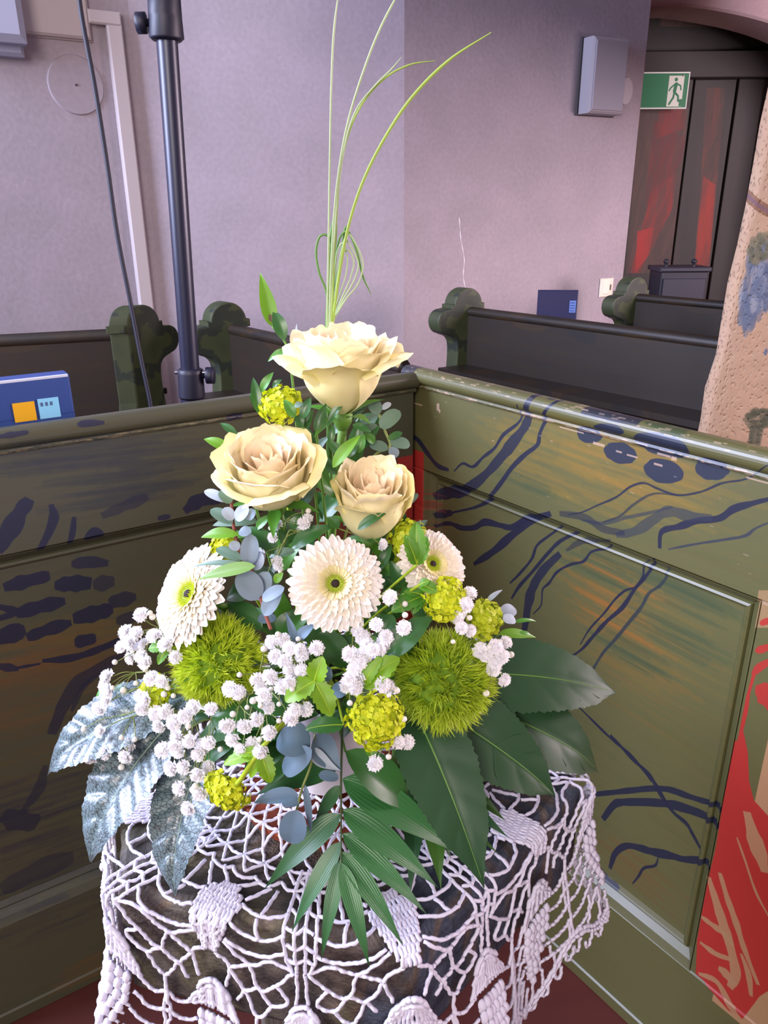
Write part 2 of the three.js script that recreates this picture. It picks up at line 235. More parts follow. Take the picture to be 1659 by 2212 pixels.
const leftPaint = paintedFront(leftDir, LS0, LS1, ({ patch, stroke, poly, rect, streak, x, kx, ky, Hp, Wp }) => {
  streak(Wp / 2, Hp * 0.6, Wp * 0.7, Hp * 0.5, '#3b3f2a', 0.2, 260);
  patch(Z8, [300, 1260], 260, 60, '#6e4f2a', 0.22, 90); patch(Z8, [220, 1500], 240, 110, '#66492a', 0.2, 110); patch(Z8, [500, 1330], 160, 60, '#5d4327', 0.18, 60); patch(Z8, [700, 1020], 200, 60, '#5f5228', 0.16, 60); patch(Z8, [1000, 1700], 240, 160, '#3f3424', 0.2, 80); patch(Z9, [800, 1800], 120, 80, '#6b4c28', 0.22, 40); patch(Z9, [100, 200], 160, 120, '#5a4728', 0.2, 50);
  patch(Z3, [250, 1240], 160, 50, '#2b3036', 0.22, 60); patch(Z3, [800, 1300], 150, 70, '#2b3036', 0.22, 70); patch(Z3, [850, 1500], 140, 30, '#2b3036', 0.2, 40); patch(Z9, [150, 700], 200, 140, '#22263a', 0.24, 80); patch(Z9, [500, 1150], 260, 160, '#232838', 0.2, 90);  // navy wash; the low dark patches also put shade into the paint
  for (const [pts, w, al] of [
    [[[190, 230], [120, 330], [50, 460], [-20, 570]], 120], [[[325, 265], [345, 340], [315, 440], [245, 575]], 66], [[[475, 345], [465, 440], [445, 525]], 46], [[[550, 500], [610, 450], [660, 470]], 80], [[[650, 340], [800, 275], [950, 215]], 80, 0.5], [[[1180, 310], [1280, 240], [1420, 230]], 90], [[[1010, 355], [1090, 342]], 40, 0.8],
    [[[480, 685], [600, 672], [720, 680]], 90, 0.75], [[[40, 840], [180, 800], [340, 760]], 110], [[[370, 825], [480, 812], [610, 810]], 130], [[[620, 820], [760, 795]], 110, 0.6], [[[120, 1010], [280, 962], [440, 925]], 120], [[[490, 1040], [620, 1008], [750, 975]], 120], [[[720, 935], [900, 895]], 100, 0.7], [[[-20, 955], [110, 1000], [-20, 1050]], 60], [[[190, 1165], [330, 1110], [480, 1065]], 100], [[[-40, 1180], [90, 1140], [180, 1110]], 140], [[[500, 1195], [640, 1165]], 100], [[[770, 1055], [920, 1015]], 80, 0.6],
    [[[290, 1315], [500, 1290], [700, 1220], [880, 1140]], 60], [[[-20, 1345], [140, 1370]], 60, 0.8], [[[120, 1362], [280, 1332]], 26], [[[350, 1790], [430, 1600], [520, 1460], [640, 1370], [830, 1270]], 100, 0.65], [[[480, 1640], [560, 1480], [700, 1370]], 40, 0.6],
  ]) stroke(Z8, pts, w, '#1d2038', al || 0.9);
  for (const [pts, w, al] of [[[[40, 650], [180, 700], [320, 720]], 190, 0.6], [[[380, 260], [320, 460], [200, 620]], 80, 0.5], [[[30, 1250], [300, 1100], [600, 980]], 200, 0.4]]) stroke(Z9, pts, w, '#1b2036', al);
  for (const [p, w] of [[[[-20, 1120], [80, 1105], [170, 1090]], 40], [[[480, 1045], [560, 1035], [650, 1030]], 44], [[[1440, 1010], [1490, 1000], [1540, 990]], 60]]) stroke(Z3, p, w, '#20233c', 0.85);
  rect(-0.235, LS1, 0.2, 0.93, '#6b382c'); rect(-0.05, LS1, 0.2, 0.93, '#98302a'); streak((-0.1 - LS0) * kx, Hp - 0.5 * ky, 90, 420, TAN, 0.25, 60);
  x.fillStyle = '#9a8a66'; for (let i = 0; i < 240; i++) { x.globalAlpha = rr(0.2, 0.6); x.fillRect(rr(0, Wp), Hp - (1.059 + rr(-0.003, 0.003)) * ky, rr(4, 30), rr(1.5, 3)); } x.globalAlpha = 1;
}, '#494a37', ['#3f4230', '#524f36', '#454a38', '#4b4630', '#3b3f30']);
function panelFront(name, label, dir, paint, s0, s1, panels, H) {
  const t = thing(name, label, 'pew front', V(cornerAt.x, 0, cornerAt.z));
  t.rotation.y = -Math.atan2(dir.z, dir.x);
  const m = phys(0xffffff, 0.42, { map: paint, clearcoat: 0.25, clearcoatRoughness: 0.3 });
  const [lo, hi] = dir === rightDir ? [RS0, RS1] : [LS0, LS1];
  const put = (n, g) => { const p = g.attributes.position, u = g.attributes.uv; for (let i = 0; i < p.count; i++) u.setXY(i, (p.getX(i) - lo) / (hi - lo), p.getY(i) / 1.12); return local(t, n, g, m); };
  const A = 0.899, B = 0.222, T = 0.046;                      // top and bottom of the panel openings, thickness of the framing
  put('frieze_rail', box(s0, s1, A, H - 0.034, -T, 0)); put('bottom_rail', box(s0, s1, 0.02, B, -T, 0)); put('plinth', box(s0, s1, 0, 0.03, -T, 0.006));
  let at = s0; for (const [a, b] of [...panels, [s1, s1]]) { if (a - at > 0.002) put('stile', box(at, a, B, A, -T, 0)); at = b; }
  for (const [a, b] of panels) {
    put('panel', box(a - 0.004, b + 0.004, B - 0.004, A + 0.004, -T + 0.002, -0.026, 0.002));
    const prof = [[-0.001, 0.0], [0.001, -0.001], [0.006, -0.012], [0.015, -0.021], [0.0175, -0.0235], [0.0195, -0.019], [0.023, -0.0175], [0.026, -0.0195], [0.030, -0.026]];   // [inset, height out of the face]
    const c = [[a, B], [b, B], [b, A], [a, A]], inn = [[1, 1], [-1, 1], [-1, -1], [1, -1]];
    for (let k = 0; k < 4; k++) { const e = (k + 1) % 4; put('moulding', toFlat(grid(1, prof.length - 1, (u, v) => { const [o, z] = prof[Math.round(v * (prof.length - 1))], q = u ? e : k; return V(c[q][0] + inn[q][0] * o, c[q][1] + inn[q][1] * o, z); }))); }
  }
  // the capping: a round nosing over a small cove and fillet
  const R0 = 0.0145, cap = [[-0.024, H - 0.022], [-0.0225, H - 0.012], [-0.017, H - 0.004], [-0.008, H - 0.0006]]; for (let k = 0; k <= 12; k++) { const q = Math.PI / 2 - k / 12 * Math.PI; cap.push([0.004 + R0 * Math.cos(q), H - R0 + R0 * Math.sin(q)]); }
  cap.push([0.006, H - 0.030], [0.007, H - 0.034], [0.005, H - 0.037], [0, H - 0.038], [-T, H - 0.037], [-T, H - 0.032]);
  const cg = extrudeAlong(cap, s0, s1); put('capping', cg).material = phys(0xffffff, 0.36, { map: paint, clearcoat: 0.2, clearcoatRoughness: 0.4 });
  return t;
}
function toFlat(g) { const f = g.toNonIndexed(); f.computeVertexNormals(); return f; }
panelFront('pew_front', 'olive pew front with navy painted rivers and a red flamed stile, pale worn capping', rightDir, rightPaint, -0.035, 1.12, [[0.083 - shiftR, 0.757 - shiftR], [0.98 - shiftR, 1.16 - shiftR]].map(([a, b]) => [a - 0.016, Math.min(b - 0.002, 1.10)]), 1.10);
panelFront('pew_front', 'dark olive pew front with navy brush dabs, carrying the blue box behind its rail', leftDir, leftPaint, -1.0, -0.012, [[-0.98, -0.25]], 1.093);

// ---------------------------------------------------------------- pews behind
reseed(31);
const pewMap = (() => { const [c, x] = canvas(1024, 1024); x.fillStyle = '#33302a'; x.fillRect(0, 0, 1024, 1024); for (let i = 0; i < 700; i++) { x.globalAlpha = rr(0.05, 0.2); x.strokeStyle = ['#2a2a2c', '#453a24', '#26282e', '#4a3c22', '#33362a'][i % 5]; x.lineWidth = rr(4, 26); const X = rr(0, 1024), Y = rr(0, 1024), l = rr(30, 160); x.beginPath(); x.moveTo(X - l, Y); x.lineTo(X + l, Y + rr(-12, 12)); x.stroke(); } for (let i = 0; i < 16; i++) { x.globalAlpha = 0.6; x.fillStyle = i % 3 ? '#20232b' : '#4d3d22'; x.beginPath(); x.ellipse(rr(60, 960), rr(100, 960), rr(40, 110), rr(25, 60), rr(-0.3, 0.5), 0, 7); x.fill(); } return canvasMap(c, true); })();
const pewDark = phys(0xc4ab92, 0.5, { map: pewMap }), pewGreen = std(0x4a5136, 0.55, { map: noiseMap(256, (x, y) => { const v = plasterGrain(x, y); return v > 0.12 ? [150, 160, 190] : [215 + 40 * v, 220 + 30 * v, 205 + 20 * v]; }, true) });
function pew(top, len, across, length, label, seatSide = 1) {   // top: crown of its wall end; len: the way the bench runs; across: the way its end board runs
  const t = thing('church_pew', label, 'pew', V(top.x, 0, top.z), 'dark painted church pews');
  const H = top.y, b = new THREE.Matrix4().makeBasis(across, V(0, 1, 0), len);
  const prof = new THREE.Shape();                              // end board: domed crown, collars, scroll, waist
  prof.moveTo(-0.055, H - 0.058); prof.absarc(0, H - 0.058, 0.056, Math.PI, 0, true);
  for (const [x, y] of [[0.068, H - 0.058], [0.068, H - 0.072], [0.056, H - 0.074], [0.056, H - 0.3], [0.09, H - 0.5], [0.3, H - 0.62], [0.32, H - 0.66], [0.3, 0], [-0.09, 0], [-0.09, H - 0.55]]) prof.lineTo(x, y);
  prof.bezierCurveTo(-0.055, H - 0.42, -0.03, H - 0.24, -0.045, H - 0.19); prof.bezierCurveTo(-0.06, H - 0.16, -0.08, H - 0.165, -0.095, H - 0.155);
  prof.bezierCurveTo(-0.135, H - 0.15, -0.14, H - 0.085, -0.1, H - 0.076); prof.lineTo(-0.068, H - 0.072); prof.lineTo(-0.068, H - 0.058); prof.closePath();
  const add = (n, g, m) => { g.applyMatrix4(b); return local(t, n, g, m); };
  const end = new THREE.ExtrudeGeometry(prof, { depth: 0.05, bevelEnabled: true, bevelThickness: 0.005, bevelSize: 0.005, bevelSegments: 2, curveSegments: 14 }); end.translate(0, 0, -0.05);
  add('bench_end', end, pewGreen);
  const back = new THREE.BoxGeometry(0.026, H - 0.52, length); back.translate(0.01, (H - 0.08 + 0.44) / 2, length / 2);
  const p = back.attributes.position, u = back.attributes.uv; for (let i = 0; i < p.count; i++) u.setXY(i, p.getZ(i) / 0.9, p.getY(i) / 0.9);
  add('backrest', back, pewDark);
  const cap = sweep([V(0.012, H - 0.085, 0), V(0.012, H - 0.085, length / 2), V(0.012, H - 0.085, length)], 0.02, 10); add('back_rail', cap, pewDark);
  add('seat', box(0.02, 0.38, 0.42, 0.45, 0, length), pewDark);
  add('book_ledge', box(-0.13, -0.004, H - 0.30, H - 0.28, 0, length), pewDark);
  return t;
}
const benchRun = V(Math.sin(0.69), 0, Math.cos(0.69)), benchAcross = V(Math.sin(1.07), 0, -Math.cos(1.07));
pew(onY(490, 655, 1.10), benchRun, benchAcross, 0.85, 'dark church pew with a domed end beside the black stand, right behind the pew fronts');
pew(onY(1012, 624, 1.10), benchRun, benchAcross, 1.5, 'dark church pew with a scrolled domed end, the navy booklet standing behind its back');
pew(onY(1378, 600, 1.10), benchRun, benchAcross, 1.5, 'dark church pew nearest the emergency exit sign, below the socket');
{ const e = onY(268, 662, 1.10), run = V(-0.945, 0, 0.327); pew(e, run, V(0.6, 0, -0.8).normalize().multiplyScalar(-1), 1.5, 'dark church pew beside the wall conduit, seen over the blue box'); }

// ---------------------------------------------------------------- pier, added light stop and arched doorway at the right
reseed(41);
const planN = (a, b) => V(-(b[1] - a[1]), 0, b[0] - a[0]).normalize();      // faces the room when the wall runs a to b
struct('added_light_stop', wallSlab([1.85, -3.5], [1.2, -1.55], 1.74, HIGH, 0.3), plasterWarm);  // added out of view; cuts the right window's light high on the nave wall
{
  const foot = W(1500, 960, 1.72), z = -1.72, [c, x] = canvas(1024, 2048), W0 = 0.62, H0 = 1.24;     // face of the pier: 0.62 m wide, its painted part 1.24 m high from y = 0.9
  const x0 = W(1504, 940, 1.72).x, at = (p) => { const q = W(p[0], p[1], 1.72); return [(q.x - x0) / W0 * 1024, 2048 - (q.y - 0.9) / H0 * 2048]; };
  x.fillStyle = '#b3957c'; x.fillRect(0, 0, 1024, 2048);
  for (let i = 0; i < 500; i++) { x.globalAlpha = rr(0.04, 0.14); x.fillStyle = ['#c4a98e', '#9f8169', '#b69882', '#ab8d73'][i % 4]; x.beginPath(); x.ellipse(rr(0, 1024), rr(0, 2048), rr(20, 120), rr(10, 50), rr(0, 3), 0, 7); x.fill(); }
  const blob = (px, py, w, h, cols, rot = 0) => { const q = at([px, py]), k = 1024 / W0 / 960; for (let i = 0; i < 90; i++) { const a = rr(0, 6.28), r = Math.sqrt(rnd()) * 0.86; x.globalAlpha = 0.5; x.fillStyle = cols[i % cols.length]; x.beginPath(); x.ellipse(q[0] + Math.cos(a) * r * w * k, q[1] + Math.sin(a) * r * h * k, w * k * 0.2, h * k * 0.2, rot, 0, 7); x.fill(); } };
  blob(1634, 620, 36, 104, ['#56657f', '#4c5a76', '#68748a', '#5e6c86', '#8a93a0']); blob(1642, 536, 28, 34, ['#6b6a55', '#585c4e', '#7a7560']); blob(1640, 905, 34, 28, ['#4a4c3c', '#555745']); blob(1655, 760, 4, 8, ['#56657f']);
  x.globalAlpha = 0.85; x.strokeStyle = '#7d5a44'; x.lineCap = 'round'; x.lineWidth = 34; x.beginPath(); x.moveTo(...at([1604, 418])); x.quadraticCurveTo(...at([1630, 440]), ...at([1670, 462])); x.stroke(); x.strokeStyle = '#6a5270'; x.lineWidth = 14; x.globalAlpha = 0.5; x.stroke(); x.globalAlpha = 1;
  const pits = noiseMap(512, (u, v) => { const n = fbm(u * 9, v * 18, 4), f = fbm(u * 40, v * 80, 2); return 150 + 50 * n + (f > 0.34 ? -90 : 0); });
  const m = std(0xffffff, 0.9, { map: canvasMap(c), bumpMap: pits, bumpScale: 0.006 });
  const lean = 0.055, g = grid(40, 60, (u, v) => { const y = v * HIGH; const s = u * 3; let q; if (s < 1) q = V(0.3 * (1 - s), 0, -0.5 * (1 - s)); else if (s < 2) q = V((s - 1) * W0, 0, 0); else q = V(W0, 0, -0.5 * (s - 2));
    const n = fbm(q.x * 5 + q.z * 3, y * 5, 3) * 0.008; return V(x0 + q.x + lean * (y - 0.9) + n, y, z + q.z + n); });
  { const p = g.attributes.position, u = g.attributes.uv; for (let i = 0; i < p.count; i++) u.setXY(i, (p.getX(i) - x0 + (p.getZ(i) - z)) / W0, (p.getY(i) - 0.9) / H0); }
  struct('wall_pier', g, m, 'plastered pier painted with grey and blue pebbles');
}
{
  // the arched wall and the painted doors behind it
  const z = -4.1, s = new THREE.Shape(); s.moveTo(0.9, 0); s.lineTo(0.9, HIGH); s.lineTo(3.6, HIGH); s.lineTo(3.6, 0); s.lineTo(2.25, 0); s.lineTo(2.25, 1.85);
  s.bezierCurveTo(2.1, 2.12, 1.75, 2.2, 1.35, 2.24); s.lineTo(1.22, 2.24); s.lineTo(1.22, 0); s.closePath();
  const g = new THREE.ExtrudeGeometry(s, { depth: 0.25, bevelEnabled: true, bevelThickness: 0.01, bevelSize: 0.01, bevelSegments: 1, curveSegments: 20 }); g.translate(0, 0, z - 0.25);
  struct('wall_arch', g, plasterWarm, 'low plastered arch around the doorway');
  const zd = -4.62, D = 4.6, [c, x] = canvas(1024, 2048), X0 = 1.1, XW = 1.4, YH = 2.4, at = (p) => { const q = W(p[0], p[1], D); return [(q.x - X0) / XW * 1024, 2048 - q.y / YH * 2048]; }, Z2 = zoom(830, 0, 2.001);
  x.fillStyle = '#3d3a38'; x.fillRect(0, 0, 1024, 2048);
  for (let i = 0; i < 400; i++) { x.globalAlpha = rr(0.05, 0.2); x.fillStyle = ['#4a3f3a', '#2f3033', '#52403a', '#39413c'][i % 4]; x.fillRect(rr(-40, 1024), rr(0, 2048), rr(10, 50), rr(60, 300)); }
  const poly = (pts, col, al) => { x.save(); x.beginPath(); const P = pts.map((p) => at(Z2(p))); P.forEach((q, i) => (i ? x.lineTo(...q) : x.moveTo(...q))); x.closePath(); x.clip(); const xs = P.map((q) => q[0]), ys = P.map((q) => q[1]), a0 = Math.min(...xs), a1 = Math.max(...xs), b0 = Math.min(...ys), b1 = Math.max(...ys); x.globalAlpha = al * 0.45; x.fillStyle = col; x.fillRect(a0, b0, a1 - a0, b1 - b0); for (let i = 0; i < 46; i++) { x.globalAlpha = al * rr(0.08, 0.4); x.beginPath(); x.ellipse(rr(a0, a1), rr(b0, b1), rr(4, 14), rr(30, 150), rr(-0.1, 0.35), 0, 7); x.fill(); } x.restore(); };
  poly([[1100, 470], [1310, 470], [1235, 1180], [1040, 1180]], '#6d4a42', 0.9);
  poly([[1150, 820], [1260, 740], [1240, 900], [1100, 1180], [1060, 1180]], '#a32f2c', 0.6); poly([[1160, 520], [1300, 600], [1280, 700], [1140, 900], [1120, 880]], '#7d2c2c', 0.5); poly([[1090, 1000], [1160, 980], [1140, 1100], [1080, 1180]], '#b33330', 0.7); poly([[1180, 480], [1300, 470], [1290, 560], [1170, 600]], '#8a2f2c', 0.5);
  poly([[1390, 380], [1470, 380], [1440, 760], [1400, 1180], [1330, 1180], [1360, 860]], '#8a4536', 0.55); poly([[1375, 760], [1430, 800], [1400, 1180], [1335, 1180]], '#b5382a', 0.8);
  poly([[1190, 20], [1480, 60], [1480, 120], [1190, 115]], '#6a564a', 0.9);
  const m = std(0xffffff, 0.6, { map: canvasMap(c) }), wood = std(0x35302f, 0.6), t = thing('painted_door', 'dark boarded door with red painted flames inside the low arch', 'door', V(1.8, 0, zd));
  const put = (n, gg, mm = m) => { const p = gg.attributes.position, u = gg.attributes.uv; for (let i = 0; i < p.count; i++) u.setXY(i, (p.getX(i) - X0) / XW, p.getY(i) / YH); return part(t, n, gg, mm); };
  const e1 = W(1470, 400, D).x, e2 = W(1560, 400, D).x;
  put('board', box(1.1, e1 - 0.006, 0, 2.0, zd, zd + 0.04)); put('board', box(e1 + 0.006, e2 - 0.004, 0, 2.0, zd - 0.02, zd + 0.03)); put('board', box(e2 + 0.004, 2.3, 0, 2.0, zd, zd + 0.04)); put('back_board', box(1.1, 2.3, 0, 2.5, zd - 0.06, zd - 0.03), wood);
  put('lintel', box(1.1, 2.3, 2.0, 2.12, zd - 0.02, zd + 0.1), wood); put('transom', box(1.1, 2.3, 2.13, 2.5, zd - 0.02, zd + 0.03)); put('post', box(e2 + 0.16, e2 + 0.22, 0, 2.0, zd + 0.042, zd + 0.1), std(0x4a3030, 0.6));
}
{ // emergency exit sign: running figure on green
  const [c, x] = canvas(512, 256); x.fillStyle = '#e9efe6'; x.fillRect(0, 0, 512, 256); x.fillStyle = '#0f7a4a'; x.fillRect(8, 10, 496, 236);
  x.fillStyle = '#e3eadb'; x.fillRect(352, 26, 118, 214); x.fillStyle = '#0f7a4a';
  const limb = (pts, w) => { x.strokeStyle = '#0f7a4a'; x.lineWidth = w; x.lineCap = x.lineJoin = 'round'; x.beginPath(); pts.forEach((p, i) => (i ? x.lineTo(...p) : x.moveTo(...p))); x.stroke(); };
  x.beginPath(); x.arc(408, 52, 13, 0, 7); x.fill(); limb([[412, 84], [404, 132]], 26); limb([[404, 140], [400, 176], [372, 222]], 15); limb([[406, 140], [436, 166], [440, 200], [470, 202]], 15); limb([[414, 80], [448, 96], [452, 122]], 11); limb([[402, 84], [372, 110], [362, 128]], 11); x.fillRect(448, 188, 22, 50);
  const a = W(1492, 155, 4.5), b = W(1482, 235, 4.5), h = a.y - b.y, w = h * 2, t = thing('exit_sign', 'green and white emergency exit sign with running figure above the doorway', 'sign', V((a.x + b.x) / 2, b.y, -4.506));
  const face = new THREE.PlaneGeometry(w, h); face.translate(-w / 2, h / 2, 0.006); local(t, 'face', face, std(0xffffff, 0.5, { map: canvasMap(c) })); local(t, 'panel', box(-w, 0, 0, h, -0.004, 0.005, 0.001), std(0xdfe4dc, 0.5)); for (const k of [0.1, 0.9]) local(t, 'screw', new THREE.CylinderGeometry(0.004, 0.004, 0.004, 8).rotateX(Math.PI / 2).translate(-w * k, h * 0.9, 0.008), std(0x9a9a92, 0.4));
}
// ---------------------------------------------------------------- fittings on the walls
const naveN = planN(BEND, END), naveP = V(BEND[0], 0, BEND[1]), backN = planN(K, BEND), cornN = planN([-4.2, -0.95], K), cornP = V(K[0], 0, K[1]);
function onWall(name, label, cat, px, py, p, n) { const q = onPlane(px, py, p, n), t = thing(name, label, cat, q); t.rotation.y = Math.atan2(n.x, n.z); return t; }
const grey = std(0x938e95, 0.6), ivory = std(0xb9afb0, 0.65);
{ const t = onWall('wall_speaker', 'flat pale grey box mounted on the wall left of the doorway', 'speaker', 1282, 250, naveP, naveN); local(t, 'case', box(-0.095, 0.095, 0, 0.275, 0, 0.075, 0.008), grey); local(t, 'grille', box(-0.085, 0.085, 0.012, 0.262, 0.073, 0.08, 0.003), std(0x8b8792, 0.6)); local(t, 'bracket', box(-0.105, 0.105, -0.004, 0.279, -0.002, 0.012, 0.002), std(0x3b3538, 0.7)); }
{ const t = onWall('cover_plate', 'small white round plate beside the grey wall box', 'cover plate', 1350, 197, naveP, naveN); const d = new THREE.CylinderGeometry(0.046, 0.048, 0.008, 32); d.rotateX(Math.PI / 2); d.scale(0.8, 1.1, 1); d.translate(0, 0, 0.004); local(t, 'plate', d, std(0xb4acb2, 0.7)); }
{ const t = onWall('wall_socket', 'ivory switch plate low on the plaster wall', 'switch', 1306, 641, naveP, naveN); local(t, 'plate', box(-0.04, 0.04, 0, 0.083, 0, 0.009, 0.004), std(0xe2d6c4, 0.45)); local(t, 'rocker', box(-0.026, 0.012, 0.014, 0.07, 0.008, 0.013, 0.002), std(0xe9dfce, 0.4)); local(t, 'key_slot', box(0.018, 0.027, 0.03, 0.055, 0.008, 0.0105, 0.001), std(0x57504a, 0.6)); }
{ const P = [[992, 470], [996, 520], [1003, 560], [1001, 600], [1009, 635]].map(([x, y]) => onPlane(x, y, naveP, naveN)), nave = scene.getObjectByName('wall_nave'); part(nave, 'filled_crack', sweep(spline(P, 24), (t) => 0.0016 + 0.001 * Math.sin(t * 40), 5, 0.6), std(0xd6d0d2, 0.9), 'pale filled crack in the plaster'); }
{ const t = onWall('cable_trunking', 'white cable trunking running down the corner of the plaster walls', 'trunking', 325, 480, V(K[0], 0, K[1]), backN); const a = onPlane(278, 62, cornP, cornN), b = onPlane(188, 48, cornP, cornN);
  t.position.set(K[0], 0, K[1]); t.rotation.y = 0; const lead = V(K[0], 0, K[1]).addScaledVector(cornN, 0.012);
  const along = V(K[0] + 4.2, 0, K[1] + 0.95).normalize(), ry = -Math.atan2(along.z, along.x), s1 = a.clone().sub(cornP).dot(along), s2 = b.clone().sub(cornP).dot(along);
  const g1 = box(-0.085, -0.035, 0, a.y, 0.0, 0.03, 0.005); g1.rotateY(ry); local(t, 'riser', g1, ivory); const g2 = box(s2, -0.035, a.y, a.y + 0.04, 0, 0.028, 0.005); g2.rotateY(ry); local(t, 'run', g2, ivory); }
{ const t = onWall('junction_box', 'ivory painted junction box on the plaster beside the cable', 'junction box', 112, 80, cornP, cornN); local(t, 'lid', box(-0.125, 0.12, 0, 0.3, 0, 0.022, 0.01), ivory); local(t, 'back_box', box(-0.13, 0.125, -0.006, 0.306, 0.001, 0.006, 0.002), std(0x9c9092, 0.8)); for (const s of [-1, 1]) local(t, 'screw', new THREE.CylinderGeometry(0.005, 0.005, 0.004, 10).rotateX(Math.PI / 2).translate(s * 0.1, 0.03, 0.024), std(0x5a5555, 0.5)); }
{ const t = onWall('round_cover', 'plaster coloured round cover below the junction box', 'cover plate', 164, 184, cornP, cornN); const d = new THREE.CylinderGeometry(0.086, 0.09, 0.006, 40); d.rotateX(Math.PI / 2); d.translate(0, 0, 0.003); local(t, 'disc', d, std(0xbcb6bb, 0.9, { map: plasterMap })); local(t, 'screw', new THREE.CylinderGeometry(0.004, 0.004, 0.004, 8).rotateX(Math.PI / 2).translate(0, 0, 0.007), std(0x4a4348, 0.6)); }
{ const t = onWall('wall_lamp', 'white rounded wall fitting beside the ivory junction box', 'fitting', -30, 100, cornP, cornN); const b = box(-0.12, 0.105, 0, 0.34, 0.0, 0.12, 0.02); local(t, 'body', b, std(0xa6a8bc, 0.5)); local(t, 'base', box(-0.12, 0.1, -0.03, 0.02, 0, 0.06, 0.01), std(0x8d8ea0, 0.6)); }
// ---------------------------------------------------------------- black stand and its cable
const blackSteel = phys(0x1c1f36, 0.38, { metalness: 0.2, clearcoat: 0.3, clearcoatRoughness: 0.35 }), blackPlastic = std(0x14162a, 0.5);
{ const D = 1.5, top = W(353, -20, D), low = W(418, 900, D), dir = low.clone().sub(top).normalize(), base = top.clone().addScaledVector(dir, (top.y - 0.02) / -dir.y), along = (y) => top.clone().addScaledVector(dir, (top.y - y) / -dir.y);
  const t = thing('light_stand', 'tall black telescopic stand pole with clamp knobs in front of the wall', 'stand', base), yAt = (py) => lerp(top.y, low.y, (py + 20) / 920);
  part(t, 'lower_tube', sweep([along(0.03), along(yAt(800))], 0.0225, 20), blackSteel); part(t, 'upper_tube', sweep([along(yAt(850)), along(yAt(60))], 0.0178, 20), blackSteel); part(t, 'head_tube', sweep([along(yAt(40)), along(1.97)], 0.026, 20), blackSteel);
  part(t, 'clamp_collar', sweep([along(yAt(72)), along(yAt(66)), along(yAt(30)), along(yAt(24)), along(yAt(-20))], (u) => [0.0235, 0.029, 0.0275, 0.0275, 0.027][Math.round(u * 4)], 20), blackPlastic);
  part(t, 'clamp_collar', sweep([along(yAt(852)), along(yAt(846)), along(yAt(790)), along(yAt(780)), along(yAt(776))], (u) => [0.0235, 0.0255, 0.0245, 0.0245, 0.019][Math.round(u * 4)], 20), blackPlastic);
  for (const [py, s, off] of [[38, -1, 0.032], [795, 1, 0.03]]) { const c = along(yAt(py)); part(t, 'clamp_knob', sweep([V(c.x + s * 0.02, c.y, c.z), V(c.x + s * off, c.y, c.z), V(c.x + s * (off + 0.001), c.y, c.z), V(c.x + s * (off + 0.016), c.y, c.z)], (u) => (u < 0.5 ? 0.006 : 0.0165), 10), blackPlastic); }
  part(t, 'clamp_bolt', sweep([along(yAt(787)).add(V(-0.03, 0, 0)), along(yAt(787)).add(V(0.03, 0, 0))], 0.004, 8), std(0x8a8d94, 0.3, { metalness: 0.9 }));
  for (let k = 0; k < 3; k++) { const a = k * 2.1 + 0.4; part(t, 'leg', sweep([along(0.35), V(base.x + Math.cos(a) * 0.22, 0.012, base.z + Math.sin(a) * 0.22)], 0.01, 10), blackSteel); } }
{ const pts = [[166, -60], [174, 20], [205, 190], [232, 360], [252, 500], [283, 660], [306, 780], [326, 878], [336, 960]].map(([a, b], i) => W(a, b, 1.66 - i * 0.008)); const end = pts[pts.length - 1]; pts.push(V(end.x + 0.02, 0.3, end.z - 0.02), V(end.x + 0.06, 0.006, end.z - 0.06));
  const m = new THREE.Mesh(sweep(spline(pts, 90), 0.0045, 8), std(0x12142a, 0.55)); m.name = 'hanging_cable'; scene.add(tag(m, 'thin black cable hanging down in front of the corner trunking', 'cable')); }
